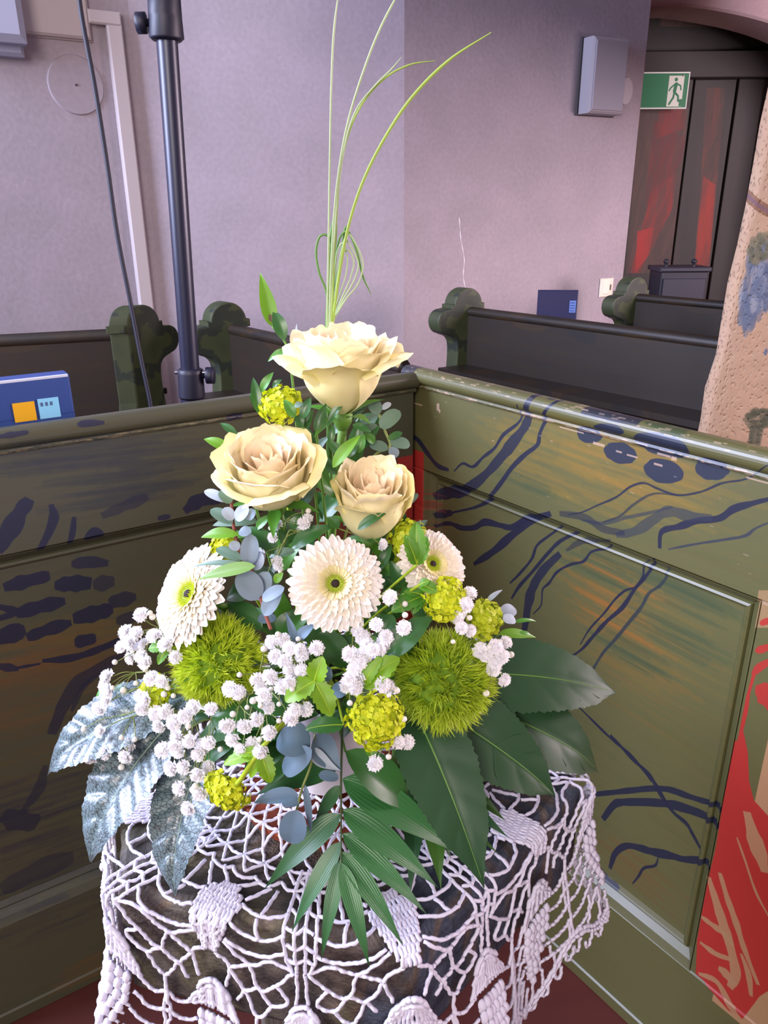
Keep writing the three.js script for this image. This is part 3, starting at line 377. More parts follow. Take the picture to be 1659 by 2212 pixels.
// ---------------------------------------------------------------- things on the pews
{ const n = leftDir.clone().cross(V(0, 1, 0)), p = cornerAt.clone().addScaledVector(n, -0.09), q = onPlane(163, 898, p, n), top = onPlane(150, 809, p, n), t = thing('blue_box', 'blue cardboard box with an orange and a pale blue note on its side', 'box', V(q.x, 0.9, q.z)); t.rotation.y = -Math.atan2(leftDir.z, leftDir.x);
  const H = top.y - 0.9; local(t, 'carton', box(-0.34, 0, 0, H, -0.045, 0, 0.003), std(0x2b4584, 0.5)); local(t, 'worn_edge', box(-0.338, -0.002, H - 0.003, H + 0.0006, -0.006, 0.0006, 0.0003), std(0xb9bfd0, 0.8)); local(t, 'lid_seam', box(-0.339, -0.001, H - 0.06, H - 0.0595, -0.01, 0.0008, 0.0001), std(0x22376c, 0.5));
  const note = (a, b, c, col) => { const A = onPlane(...a, p, n), B = onPlane(...b, p, n), C = onPlane(...c, p, n), w = B.distanceTo(A), h = C.distanceTo(A), g = box(-w / 2, w / 2, -h / 2, h / 2, 0.0008, 0.002, 0.0003), m = local(t, 'paper_note', g, std(col, 0.85), null); const mid = B.clone().add(C).multiplyScalar(0.5).sub(t.position); m.position.set(mid.dot(leftDir), mid.y, 0); m.rotation.z = -0.0; return m; };
  note([25, 874], [72, 864], [34, 915], 0xd9a312).userData.label = 'orange paper note'; const nb = note([79, 863], [124, 856], [88, 906], 0x7fc3e6); nb.userData.label = 'pale blue paper note with faint scribbles';
  for (let k = 0; k < 3; k++) local(nb, 'scribble', box(-0.012 + k * 0.007, -0.008 + k * 0.007, 0.004, 0.010, 0.002, 0.0023, 0.0001), std(0x46608a, 0.8)); 
  local(t, 'stand_block', box(-0.34, 0, -0.02, 0, -0.045, -0.002, 0.002), std(0x2c2a24, 0.7));
  const sh = thing('book_shelf', 'dark book ledge behind the left pew front', 'shelf', V(q.x, 0.86, q.z)); sh.rotation.y = t.rotation.y; local(sh, 'board', box(-0.42, 0.2, 0, 0.02, -0.14, 0.036, 0.002), pewDark); for (const s of [-0.3, 0.1]) local(sh, 'bracket', box(s, s + 0.02, -0.12, 0, 0.004, 0.036, 0.002), pewDark); }
{ const p = W(1205, 660, 2.8), n = V(0, 0, 1), a = W(1164, 628, 2.8), b = W(1249, 631, 2.8), t = thing('navy_booklet', 'navy booklet standing on the pew behind the second bench back', 'booklet', V((a.x + b.x) / 2, 0.80, p.z)); t.rotation.y = -0.12;
  const w = b.x - a.x, H = a.y - 0.80; local(t, 'cover', box(-w / 2, w / 2, 0, H, -0.03, 0, 0.003), std(0x1b1d44, 0.5)); local(t, 'label', box(w / 2 - 0.028, w / 2 - 0.006, H - 0.075, H - 0.034, -0.001, 0.0012, 0.0003), std(0x5a78b8, 0.6), 'pale blue printed label'); for (let k = 0; k < 4; k++) local(t, 'print_line', box(w / 2 - 0.026, w / 2 - 0.010, H - 0.070 + k * 0.009, H - 0.067 + k * 0.009, 0.001, 0.0016, 0.0001), std(0x2a3a70, 0.6)); }
{ const a = W(1428, 577, 3.75), b = W(1528, 582, 3.75), w = b.x - a.x, t = thing('dark_cabinet', 'low dark cabinet with two knobs on its top in front of the painted door', 'cabinet', V((a.x + b.x) / 2, 0, -3.78)); const H = a.y;
  local(t, 'carcass', box(-w / 2, w / 2, 0, H - 0.02, -0.12, 0.05, 0.004), std(0x23232e, 0.55)); local(t, 'top_board', box(-w / 2 - 0.01, w / 2 + 0.01, H - 0.02, H, -0.13, 0.06, 0.004), std(0x2a2a36, 0.5)); for (const s of [-0.35, 0.25]) local(t, 'knob', new THREE.LatheGeometry([[0.001, 0.035], [0.012, 0.03], [0.014, 0.02], [0.006, 0.01], [0.008, 0]].map(([x, y]) => new THREE.Vector2(x, y)), 14).translate(s * w, H, 0), std(0x1c1c24, 0.5)); local(t, 'door', box(-w / 2 + 0.01, w / 2 - 0.01, 0.06, H - 0.05, 0.05, 0.058, 0.003), std(0x272733, 0.5)); }

// ---------------------------------------------------------------- hexagonal stone pedestal
reseed(53);
const TOP = 0.88, HC = V(-0.05, TOP, -0.634), HR = 0.24, HA = Math.atan2(-0.463 + 0.634, -0.212 + 0.05);      // centre, corner radius, angle of one corner
const hexCorner = (k, r = HR) => { const a = HA + k * Math.PI / 3; return V(HC.x + Math.cos(a) * r, 0, HC.z + Math.sin(a) * r); };
const hexDist = (x, z) => { let m = -9; for (let k = 0; k < 6; k++) { const a = HA + (k + 0.5) * Math.PI / 3; m = Math.max(m, (x - HC.x) * Math.cos(a) + (z - HC.z) * Math.sin(a) - HR * Math.cos(Math.PI / 6)); } return m; };   // below 0 inside
{
  const stoneMap = noiseMap(512, (x, y) => { const v = fbm(x * 7, y * 7, 5), f = fbm(x * 50, y * 50, 2), k = 190 + 60 * v + 30 * f; return [k, k * 0.98, k * 0.95]; }, true), stoneBump = noiseMap(512, (x, y) => 128 + 80 * fbm(x * 10, y * 10, 5) + 40 * fbm(x * 60, y * 60, 2));
  const stone = std(0xffffff, 0.62, { map: stoneMap, bumpMap: stoneBump, bumpScale: 0.004, vertexColors: true });
  const ringPt = (a) => { const seg = Math.PI / 3, k = Math.floor(a / seg), f = a / seg - k, p = hexCorner(k, 1), q = hexCorner(k + 1, 1); return V(lerp(p.x, q.x, f) - HC.x, 0, lerp(p.z, q.z, f) - HC.z); };    // unit hexagon
  function hexBody(levels, na = 168, rough = 0.004) {        // levels [radius, y] from the top centre down
    const pos = [], col = [], uv = [], idx = [], c = new THREE.Color();
    levels.forEach(([r, y], j) => { for (let i = 0; i <= na; i++) { const a = (i % na) / na * 2 * Math.PI, u = ringPt(a), n = noise3(u.x * 4, y * 30 + j * 0.01, u.z * 4), n2 = noise3(u.x * 16, y * 60, u.z * 16), rim = j > 2 && j < 6 ? 1 : 0.25, k = r + (n * 0.6 + n2 * 0.4) * rough * rim;
      const x = HC.x + u.x * k, z = HC.z + u.z * k, yy = y + (j > 1 ? n2 * 0.002 * rim : 0); pos.push(x, yy, z); uv.push(i / na * 5, j < 3 ? r * 4 : y * 4);
      // worn paint and bare stone: slate blue over the right-hand faces, olive and brown patches, chipped spots all over
      const side = x * 0.75 + (z + 0.55) * 0.55, e = fbm(x * 9, z * 9 + y * 7, 3); c.set(0x79756e); if (side + e * 0.08 > 0.07) c.set(0x5c6b84); else if (e > 0.1) c.set(0x7c7860); else if (e < -0.2) c.set(0x655a54);
      const chip = noise3(x * 26, y * 26, z * 26); if (chip > 0.55) c.set(0x9c9084); else if (noise3(x * 40, y * 40, z * 40) > 0.62) c.set(0x8a7866);
      col.push(c.r, c.g, c.b); } });
    for (let j = 0; j < levels.length - 1; j++) for (let i = 0; i < na; i++) { const a = j * (na + 1) + i, b = a + na + 1; idx.push(a, a + 1, b + 1, a, b + 1, b); }
    return geom(pos, idx, uv, col);
  }
  const t = thing('stone_pedestal', 'rough hexagonal stone pedestal with worn blue and olive paint under the lace', 'pedestal', V(HC.x, 0, HC.z));
  part(t, 'top_slab', hexBody([[0.001, TOP - 0.001], [0.12, TOP - 0.001], [0.2, TOP - 0.001], [0.229, TOP - 0.002], [0.237, TOP - 0.006], [0.240, TOP - 0.014], [0.240, TOP - 0.04], [0.2385, TOP - 0.08], [0.239, TOP - 0.108], [0.233, TOP - 0.12], [0.17, TOP - 0.134], [0.001, TOP - 0.135]]), stone);
  part(t, 'shaft', hexBody([[0.13, TOP - 0.132], [0.115, TOP - 0.16], [0.11, TOP - 0.4], [0.112, 0.12], [0.14, 0.08]], 72, 0.002), stone); part(t, 'foot', hexBody([[0.001, 0.1], [0.16, 0.1], [0.2, 0.085], [0.205, 0.0], [0.001, 0.0]], 72, 0.002), stone);
}
// ---------------------------------------------------------------- terracotta saucer, crocheted doily, white pot
const DC = V(-0.05, TOP, -0.60), POT = V(-0.052, TOP, -0.578);
{ const p = [[0.001, 0.0005], [0.08, 0.0005], [0.083, 0.002], [0.0855, 0.010], [0.084, 0.0125], [0.080, 0.0125], [0.078, 0.008], [0.001, 0.007]].map(([x, y]) => new THREE.Vector2(x, y));
  const clay = std(0xa5502f, 0.8, { map: noiseMap(256, (x, y) => { const k = 222 + 40 * fbm(x * 8, y * 8, 4); return [k, k * 0.96, k * 0.93]; }, true) });
  const m = new THREE.Mesh(new THREE.LatheGeometry(p, 64), clay); m.name = 'terracotta_saucer'; m.position.set(POT.x, TOP, POT.z); scene.add(tag(m, 'round terracotta saucer under the lace and the white pot', 'saucer')); }
function drape(r, phi, lift = 0) {                            // where the flat doily point (r, phi) lies once it is spread over saucer and slab
  const ux = Math.sin(phi), uz = Math.cos(phi); let rh = 0.1; for (let s = 0.12; s < 0.32; s += 0.002) { if (hexDist(DC.x + ux * s, DC.z + uz * s) > 0.002) { rh = s; break; } rh = s; }
  const top = TOP + 0.0022 + 0.0125 * (1 - smooth(0.086, 0.10, Math.hypot(DC.x + ux * r - POT.x, DC.z + uz * r - POT.z))), wob = 0.0007 * noise2(r * 60, phi * 9);
  if (r <= rh) return V(DC.x + ux * r, top + lift + wob, DC.z + uz * r);
  const s = r - rh, bend = 0.012; let out, down;
  const fold = 0.5 + 0.5 * Math.cos(8 * phi + 0.9), fl = (0.02 + 0.30 * fold * smooth(0.03, 0.16, s)) * smooth(0.0, 0.05, s);    // the hem ripples outwards
  if (s < bend) { const q = s / bend * Math.PI / 2; out = bend * 0.62 * Math.sin(q); down = bend * 0.62 * (1 - Math.cos(q)); } else { out = bend * 0.62 + (s - bend) * fl * 0.55; down = bend * 0.62 + (s - bend) * Math.sqrt(Math.max(0.2, 1 - (fl * 0.55) ** 2)); }
  return V(DC.x + ux * (rh + out + lift), TOP + 0.0022 - down + lift * 0.3, DC.z + uz * (rh + out + lift));
}
{
  const NR = 8, SEG = 2 * Math.PI / NR, PH0 = 18 * Math.PI / 180;
  const yarn = std(0xdedced, 0.9), T = thing('crochet_doily', 'white crocheted lace doily hanging over the stone pedestal', 'doily', V(DC.x, TOP, DC.z));
  const bag = { centre_rosette: [], chain_net: [], leaf_block: [], stitch_fan: [], grape_cluster: [], picot_hem: [] };
  const strand = (kind, pts, w = 0.00155, lift = 0) => {       // pts [[a, r] ...], a in repeats; a chain of stitches: knotted, slightly twisted
    let L = 0; for (let i = 1; i < pts.length; i++) { const rm = (pts[i][1] + pts[i - 1][1]) / 2; L += Math.hypot(pts[i][1] - pts[i - 1][1], (pts[i][0] - pts[i - 1][0]) * SEG * rm); }
    const n = Math.max(2, Math.round(L / 0.0021)), P = [], cum = pts.length > 2 ? new THREE.CatmullRomCurve3(pts.map((p) => V(p[0], p[1], 0))) : null, ph = rnd() * 6;
    for (let i = 0; i <= n; i++) { const q = cum ? cum.getPoint(i / n) : V(lerp(pts[0][0], pts[1][0], i / n), lerp(pts[0][1], pts[1][1], i / n), 0); const jr = 0.0007 * noise2(q.x * 14 + 3, q.y * 90), ja = 0.006 * noise2(q.x * 11 - 9, q.y * 70); P.push(drape(q.y + jr, PH0 + (q.x + ja) * SEG, lift + w * 0.5)); }
    bag[kind].push(sweep(P, (t) => w * (0.84 + 0.32 * Math.abs(Math.sin(t * n * 1.05 + ph))), 5));
  };
  const arc = (kind, a0, a1, r, sag = 0, w) => { const m = 6, p = []; for (let i = 0; i <= m; i++) { const t = i / m; p.push([lerp(a0, a1, t), r + sag * 4 * t * (1 - t)]); } strand(kind, p, w); };
  const puff = (a, r, w, h, kind = 'grape_cluster') => { const g = new THREE.SphereGeometry(1, 8, 6), p = drape(r, PH0 + a * SEG, 0.0022), q = drape(r + 0.004, PH0 + a * SEG, 0.0022), e = drape(r, PH0 + (a + 0.02) * SEG, 0.0022); const y = q.clone().sub(p).normalize(), x = e.clone().sub(p); x.addScaledVector(y, -x.dot(y)).normalize(); const z = x.clone().cross(y); g.scale(w, h, 0.0034); const P = g.attributes.position; for (let i = 0; i < P.count; i++) { const k = 1 + 0.16 * noise3(P.getX(i) * 500 + a * 50, P.getY(i) * 500 + r * 900, P.getZ(i) * 500); P.setXYZ(i, P.getX(i) * k, P.getY(i) * k, P.getZ(i) * k); } g.applyMatrix4(new THREE.Matrix4().makeBasis(x, y, z).setPosition(p)); g.computeVertexNormals(); bag[kind].push(g); };
  // centre: rings and spokes
  for (const r of [0.012, 0.026, 0.042, 0.058]) arcRing(r); function arcRing(r) { const m = 24; for (let i = 0; i < m; i++) arc('centre_rosette', i * NR / m, (i + 1) * NR / m, r, 0.005); }
  for (let i = 0; i < 32; i++) strand('centre_rosette', [[i * NR / 32, 0.012], [i * NR / 32, 0.066]]);
  // net between r = 0.066 and 0.150: staggered mesh
  const rows = [0.066, 0.079, 0.091, 0.103, 0.116, 0.129, 0.143];
  rows.forEach((r, j) => { if (j === rows.length - 1) return; const m = 40, r2 = rows[j + 1]; for (let i = 0; i < m; i++) { const a = (i + (j % 2) / 2) * NR / m, b = (i + 0.5 + (j % 2) / 2) * NR / m, c = (i + 1 + (j % 2) / 2) * NR / m; strand('chain_net', [[a, r], [b, r2]], 0.0014); strand('chain_net', [[b, r2], [c, r]], 0.0014); if (j % 2) arc('chain_net', a, c, r, 0.002, 0.0014); } });
  for (let i = 0; i < 40; i++) arc('chain_net', (i + 0.5) * NR / 40, (i + 1.5) * NR / 40, 0.143, 0.006, 0.0015);
  for (let k = 0; k < NR; k++) {
    // trellis columns half way between the leaf blocks
    for (const o of [-0.075, -0.025, 0.025, 0.075]) strand('chain_net', [[k + 0.5 + o, 0.128], [k + 0.5 + o * 1.15, 0.165], [k + 0.5 + o * 1.1, 0.2], [k + 0.5 + o * 0.7, 0.222]], 0.0015);
    for (let j = 0; j < 6; j++) { const r = 0.138 + j * 0.014; for (let i = 0; i < 3; i++) strand('chain_net', [[k + 0.5 - 0.075 + i * 0.05, r + (i % 2 ? 0.005 : 0)], [k + 0.5 - 0.025 + i * 0.05, r + (i % 2 ? 0 : 0.005)]], 0.0015); }
    // leaf block: rows of tall stitches that touch
    const half = (r) => (r < 0.172 ? lerp(0.04, 0.135, (r - 0.158) / 0.014) : lerp(0.135, 0.02, (r - 0.172) / 0.05));
    for (let r = 0.158; r < 0.219; r += 0.0068) { const h = half(r + 0.003), n = Math.max(1, Math.round(2 * h * SEG * r / 0.0033)); for (let i = 0; i <= n; i++) { const a = k - h + 2 * h * i / n; strand('leaf_block', [[a, r], [a * 0.985 + k * 0.015, r + 0.0074]], 0.0017); } arc('leaf_block', k - h, k + h, r, 0, 0.0016); }
    // chains from block to trellis
    for (const s of [-1, 1]) { arc('chain_net', k + s * 0.13, k + s * 0.42, 0.170, 0.006); arc('chain_net', k + s * 0.12, k + s * 0.42, 0.186, 0.008); arc('chain_net', k + s * 0.09, k + s * 0.42, 0.203, 0.008); strand('chain_net', [[k + s * 0.04, 0.158], [k + s * 0.16, 0.146]]); strand('chain_net', [[k + s * 0.13, 0.166], [k + s * 0.25, 0.150]]); strand('chain_net', [[k + s * 0.27, 0.176], [k + s * 0.30, 0.152]]); strand('chain_net', [[k + s * 0.28, 0.194], [k + s * 0.25, 0.178]]);
      // open hexagons down to the fans
      strand('chain_net', [[k + s * 0.03, 0.221], [k + s * 0.10, 0.232], [k + s * 0.07, 0.254]]); strand('chain_net', [[k + s * 0.08, 0.206], [k + s * 0.22, 0.222], [k + s * 0.34, 0.214], [k + s * 0.45, 0.221]]); strand('chain_net', [[k + s * 0.10, 0.232], [k + s * 0.22, 0.222]]); strand('chain_net', [[k + s * 0.22, 0.222], [k + s * 0.26, 0.244], [k + s * 0.36, 0.238], [k + s * 0.46, 0.222]]); strand('chain_net', [[k + s * 0.10, 0.232], [k + s * 0.18, 0.250], [k + s * 0.26, 0.244]]); strand('chain_net', [[k + s * 0.26, 0.244], [k + s * 0.34, 0.258], [k + s * 0.42, 0.250], [k + s * 0.36, 0.238]]); strand('chain_net', [[k + s * 0.18, 0.250], [k + s * 0.14, 0.262]]); strand('chain_net', [[k + s * 0.48, 0.222], [k + s * 0.47, 0.252]]); strand('chain_net', [[k + s * 0.34, 0.258], [k + s * 0.25, 0.272], [k + s * 0.18, 0.250]]); strand('chain_net', [[k + s * 0.25, 0.272], [k + s * 0.25, 0.30]]); }
    for (const c of [k, k + 0.5]) {
      // fan of short stitches, then a bunch of puff stitches like grapes
      arc('stitch_fan', c - 0.085, c + 0.085, 0.268, -0.014, 0.0022); arc('stitch_fan', c - 0.075, c + 0.075, 0.272, -0.012, 0.0022); arc('stitch_fan', c - 0.12, c + 0.12, 0.288, -0.008, 0.0018); for (let i = 0; i <= 13; i++) { const t = i / 13 * 2 - 1; strand('stitch_fan', [[c + t * 0.075, 0.262 + 0.006 * t * t], [c + t * 0.14, 0.288 - 0.003 * (1 - t * t)]], 0.0016); }
      for (let j = 0; j < 8; j++) { const n = Math.min(6, 8 - j), r = 0.296 + j * 0.0105; for (let i = 0; i < n; i++) puff(c + (i - (n - 1) / 2) * 0.0315, r, 0.0039, 0.0054); if (n > 1) arc('grape_cluster', c - n * 0.016, c + n * 0.016, r + 0.005, 0, 0.0013); }
      for (const s of [-1, 1]) { for (let j = 0; j < 5; j++) { const r = 0.288 + j * 0.018; strand('chain_net', [[c + s * (0.125 - j * 0.016), r], [c + s * (0.19 - j * 0.006), r + 0.006], [c + s * 0.25, r + 0.001 + j * 0.001]]); } strand('chain_net', [[c + s * 0.25, 0.282], [c + s * 0.238, 0.31], [c + s * 0.25, 0.34], [c + s * 0.24, 0.372]]);
        // scalloped hem with picots
        for (const o of [0, 0.006]) strand('picot_hem', [[c + s * 0.25, 0.365 + o], [c + s * 0.19, 0.372 + o], [c + s * 0.13, 0.388 + o], [c + s * 0.07, 0.398 + o], [c, 0.402 + o]], 0.0021); strand('picot_hem', [[c + s * 0.02, 0.378], [c + s * 0.03, 0.402]]); strand('picot_hem', [[c + s * 0.06, 0.36], [c + s * 0.09, 0.394]]); strand('picot_hem', [[c + s * 0.12, 0.35], [c + s * 0.16, 0.38]]); for (const q of [0.03, 0.1, 0.17, 0.23]) { const rr0 = 0.4 - q * q * 0.45 + 0.004; strand('picot_hem', [[c + s * (q - 0.018), rr0], [c + s * (q - 0.012), rr0 + 0.009], [c + s * (q + 0.012), rr0 + 0.009], [c + s * (q + 0.018), rr0]], 0.0017); } }
    }
  }
  for (const [n, gs] of Object.entries(bag)) part(T, n, mergeGeometries(gs), yarn).userData.kind = 'stuff';
}
{ const p = [[0.001, 0], [0.036, 0], [0.0385, 0.002], [0.040, 0.05], [0.0415, 0.085], [0.0425, 0.088], [0.040, 0.089], [0.038, 0.085], [0.036, 0.01], [0.001, 0.008]].map(([x, y]) => new THREE.Vector2(x, y));
  const t = thing('flower_pot', 'white cylindrical flower pot standing in the middle of the lace', 'pot', V(POT.x, TOP + 0.0175, POT.z)); local(t, 'pot', new THREE.LatheGeometry(p, 64), phys(0xd8d2d2, 0.4)); local(t, 'floral_foam', new THREE.LatheGeometry([[0.001, 0.12], [0.03, 0.118], [0.0375, 0.11], [0.0375, 0.02], [0.001, 0.02]].map(([x, y]) => new THREE.Vector2(x, y)), 32), std(0x1d2a1c, 0.95, { bumpMap: plasterBump, bumpScale: 0.003 })); }

// ---------------------------------------------------------------- the flower arrangement: builders
reseed(67);
const FOAM = V(POT.x, TOP + 0.125, POT.z);
const front = (x, y) => 0.448 + 2.0e-7 * (x - 720) ** 2 + (y < 1500 ? (1500 - y) * 0.00013 : (1500 - y) * 0.00006);     // depth of the bouquet's near side
const F = (x, y, back = 0) => W(x, y, front(x, y) + back);
const perPx = (p) => p.clone().sub(camera.position).dot(V(0, 0, -1).applyQuaternion(camera.quaternion)) / FOCAL;          // metres per pixel at a point
const toCam = (p) => camera.position.clone().sub(p).normalize();
const G = {                                                    // leaf, stem and petal materials
  bright: phys(0x6fa81c, 0.5, { transmission: 0.25, thickness: 0 }), mid: phys(0x4c8a2a, 0.42, { clearcoat: 0.25, clearcoatRoughness: 0.35 }), dark: phys(0x33672e, 0.36, { clearcoat: 0.35, clearcoatRoughness: 0.3 }),
  euc: phys(0x7f929e, 0.62, { sheen: 0.3, sheenColor: new THREE.Color(0xb8c4d8), sheenRoughness: 0.6 }), eucPale: phys(0xa9b6c2, 0.6), eucGreen: phys(0x63806c, 0.5), eucBlue: phys(0x5f788a, 0.58),
  stem: std(0x5f8a2e, 0.55), stemLime: std(0xa6bf2e, 0.5), stemRed: std(0x8c4a3c, 0.6), twig: std(0x86934c, 0.7), twigBrown: std(0x6b5440, 0.7),
};
const ovate = (t) => Math.pow(Math.sin(Math.PI * Math.pow(t, 0.78)), 0.85), lance = (t) => Math.pow(Math.sin(Math.PI * Math.pow(t, 0.62)), 0.95), roundish = (t) => Math.sqrt(Math.max(0, 1 - (2 * t - 1) ** 2)), palmy = (t) => Math.pow(Math.sin(Math.PI * Math.pow(t, 0.55)), 1.15);
function leafGeo(base, tip, width, o = {}) {                  // a blade from base to tip; bend arches it along its normal, fold lifts its halves, teeth notch its edge
  const { shape = ovate, bend = 0.12, fold = 0.25, wave = 0.02, teeth = 0, teethN = 22, nL = 16, nW = 6, normal, ribs = 0, ribN = 7, twist = 0, hook = 0 } = o;
  const ax = tip.clone().sub(base), L = ax.length(); ax.normalize();
  let n = normal ? normal.clone() : toCam(base).multiplyScalar(0.7).add(V(0, 0.55, 0)); n.addScaledVector(ax, -n.dot(ax)).normalize(); const sd0 = ax.clone().cross(n), ph = rnd() * 6;
  return grid(nW, nL, (a, t) => {
    const u = a * 2 - 1, w = width / 2 * Math.max(0.012, shape(clamp(t, 0.001, 0.999))) * (1 + (teeth && Math.abs(u) > 0.8 ? teeth * ((t * teethN) % 1 - 0.5) : 0)), tw = twist * t, sd = sd0.clone().multiplyScalar(Math.cos(tw)).addScaledVector(n, Math.sin(tw)), nn = n.clone().multiplyScalar(Math.cos(tw)).addScaledVector(sd0, -Math.sin(tw));
    const h = bend * L * 4 * t * (1 - t) - hook * L * Math.max(0, t - 0.75) ** 2 * 9 + fold * w * Math.abs(u) + wave * width * Math.sin(t * 9 + ph + u * 1.3) * Math.abs(u) + (ribs ? ribs * Math.pow(Math.abs(Math.sin((t * ribN + Math.abs(u) * -0.9) * Math.PI)), 0.6) * (1 - Math.abs(u) * 0.5) * Math.min(1, shape(clamp(t, 0.001, 0.999)) * 1.4) * Math.min(1, Math.abs(u) * 4) : 0);
    return base.clone().addScaledVector(ax, L * t).addScaledVector(sd, w * u).addScaledVector(nn, h);
  });
}
function ribGeo(base, tip, o = {}, r = 0.0008, upto = 0.96) { const g = leafGeo(base, tip, 0.0001, { ...o, wave: 0, teeth: 0, nW: 2, nL: 20, ribs: 0 }), p = g.attributes.position, P = []; const lim = Math.round(20 * upto); for (let j = 0; j <= lim; j++) P.push(V(p.getX(j * 3 + 1), p.getY(j * 3 + 1), p.getZ(j * 3 + 1))); return sweep(P, (t) => r * (1 - 0.75 * t), 5); }
function stemTo(t, head, mat, r = 0.0022, to = FOAM.clone().add(V(rr(-0.02, 0.02), rr(-0.02, 0), rr(-0.02, 0.02))), sag = 0.015, name = 'stem') { const mid = head.clone().lerp(to, 0.5).add(V(0, sag, 0)); return part(t, name, sweep(spline([head, mid, to], 14), r, 7), mat); }
const pxLeaf = (t, a, b, w, mat, o = {}, name = 'leaf') => { const A = F(...a, o.db || 0), B = F(...b, o.dt ?? o.db ?? 0); return part(t, name, leafGeo(A, B, w * perPx(A.clone().lerp(B, 0.5)), o), mat); };
const Z4 = zoom(420, 560, 2.9625), Z6b = zoom(300, 1080, 2.963), ZB = zoom(500, 1500, 2.765), ZC = zoom(900, 1360, 3.606), Z7b = zoom(700, 1080, 2.514), ZA = zoom(60, 1380, 2.765);
function sprig(name, label, cat, z, k, leaves, stemMat, o = {}) {   // leaves [[base], [tip], width in zoomed pixels, material, options]
  const first = leaves[0], root = F(...z(first[0]), (o.db || 0)), t = thing(name, label, cat, root, o.group);
  for (const [a, b, w, m, lo = {}] of leaves) pxLeaf(t, z(a), z(b), w / k, m, { db: o.db || 0, ...lo });
  if (o.stem !== false) { const pts = (o.path || [first[0]]).map((p) => F(...z(p), (o.db || 0) + 0.004)); const end = FOAM.clone().add(V(rr(-0.02, 0.02), rr(-0.03, 0), rr(-0.02, 0.02))); if (o.hang !== false) pts.push(end); if (pts.length > 1) part(t, 'stem', sweep(spline(pts, 8 * pts.length), o.r || 0.0011, 6), stemMat); }
  return t;
}

// ---------------------------------------------------------------- roses
const roseMats = [0xfff6d2, 0xfff1c8, 0xf9f2b6, 0xffeccb].map((c) => phys(c, 0.6, { transmission: 0.12, thickness: 0 }));
function rose(base, axis, scale, layers, label, turn = 0) {
  const t = thing('rose', label, 'rose', base, 'cream roses'), q = new THREE.Quaternion().setFromUnitVectors(V(0, 1, 0), axis.clone().normalize());
  layers.forEach(([n, R, H, flare, curl, span, mat, lift = 0, off = 0], li) => { for (let i = 0; i < n; i++) {
    const phi = turn + off + i / n * 2 * Math.PI + rr(-0.12, 0.12), sp = span * rr(0.92, 1.08), fl = flare * rr(0.7, 1.3), cu = curl * rr(0.6, 1.35), hh = H * rr(0.94, 1.05), s1 = rnd() * 20, tipK = rr(0.05, 0.16), skew = rr(-0.1, 0.1);
    const g = grid(14, 16, (a, v) => {
      const u = a * 2 - 1, edge = 1 - 0.24 * Math.pow(Math.abs(u), 3.2) - tipK * 0.3 * Math.pow(Math.abs(u + skew), 1.3) + 0.025 * noise2(u * 3 + s1, 4), vv = v * edge, grow = Math.pow(Math.sin(Math.min(vv / 0.62, 1) * Math.PI / 2), 0.8);
      const roll = Math.max(0, (v - 0.80) / 0.20), wav = 0.075 * noise2(u * 1.6 + s1, v * 1.5) * v;
      const r = R * (0.14 + 0.86 * grow) * (1 + 0.055 * u) + fl * smooth(0.5, 1.02, vv) ** 1.7 + cu * Math.sin(roll * 1.9) * 0.6 + R * wav;
      const y = hh * (0.02 + 0.98 * vv) * (1 - 0.14 * (fl / R) * vv) - cu * (1 - Math.cos(roll * 2.2)) * 0.55 + lift + hh * wav * 0.5;
      const an = phi + u * sp * (0.30 + 0.70 * grow) ;
      return V(Math.cos(an) * r, y, Math.sin(an) * r).multiplyScalar(scale).applyQuaternion(q);
    });
    local(t, 'petal', g, roseMats[mat]);
  } });
  for (let i = 0; i < 5; i++) { const a = i / 5 * 6.283 + turn, dir = V(Math.cos(a), rr(-0.5, 0.5), Math.sin(a)), p0 = V(Math.cos(a) * 0.006, -0.002, Math.sin(a) * 0.006).applyQuaternion(q), p1 = dir.multiplyScalar(0.034 * scale).applyQuaternion(q); local(t, 'sepal', leafGeo(p0, p1, 0.010, { shape: lance, normal: V(0, 1, 0).applyQuaternion(q), bend: 0.1, nL: 10, nW: 4 }), G.mid); }
  local(t, 'calyx', new THREE.LatheGeometry([[0.001, -0.014], [0.004, -0.013], [0.0075, -0.006], [0.008, 0.0], [0.001, 0.004]].map(([x, y]) => new THREE.Vector2(x, y)), 14).applyQuaternion(q), G.stem);
  const b = base.clone().addScaledVector(axis.clone().normalize(), -0.012); stemTo(t, b, G.stem, 0.0038, FOAM.clone().add(V(rr(-0.012, 0.012), -0.02, rr(-0.012, 0.012))), 0);
  return t;
}
const core = (k) => [[3, 0.0035 * k, 0.040, 0.0, 0.0008, 1.35, 3, 0.008], [4, 0.0075 * k, 0.044, 0.001, 0.0016, 1.0, 3, 0.006, 0.4], [5, 0.0118 * k, 0.047, 0.0016, 0.0024, 0.85, 3, 0.004, 0.9], [5, 0.0165 * k, 0.048, 0.0025, 0.0034, 0.82, 1, 0.003, 0.2]];
const ahead = (p, up, toward, right) => V(right, up, 0).addScaledVector(V(0, 0, 1), toward).normalize();
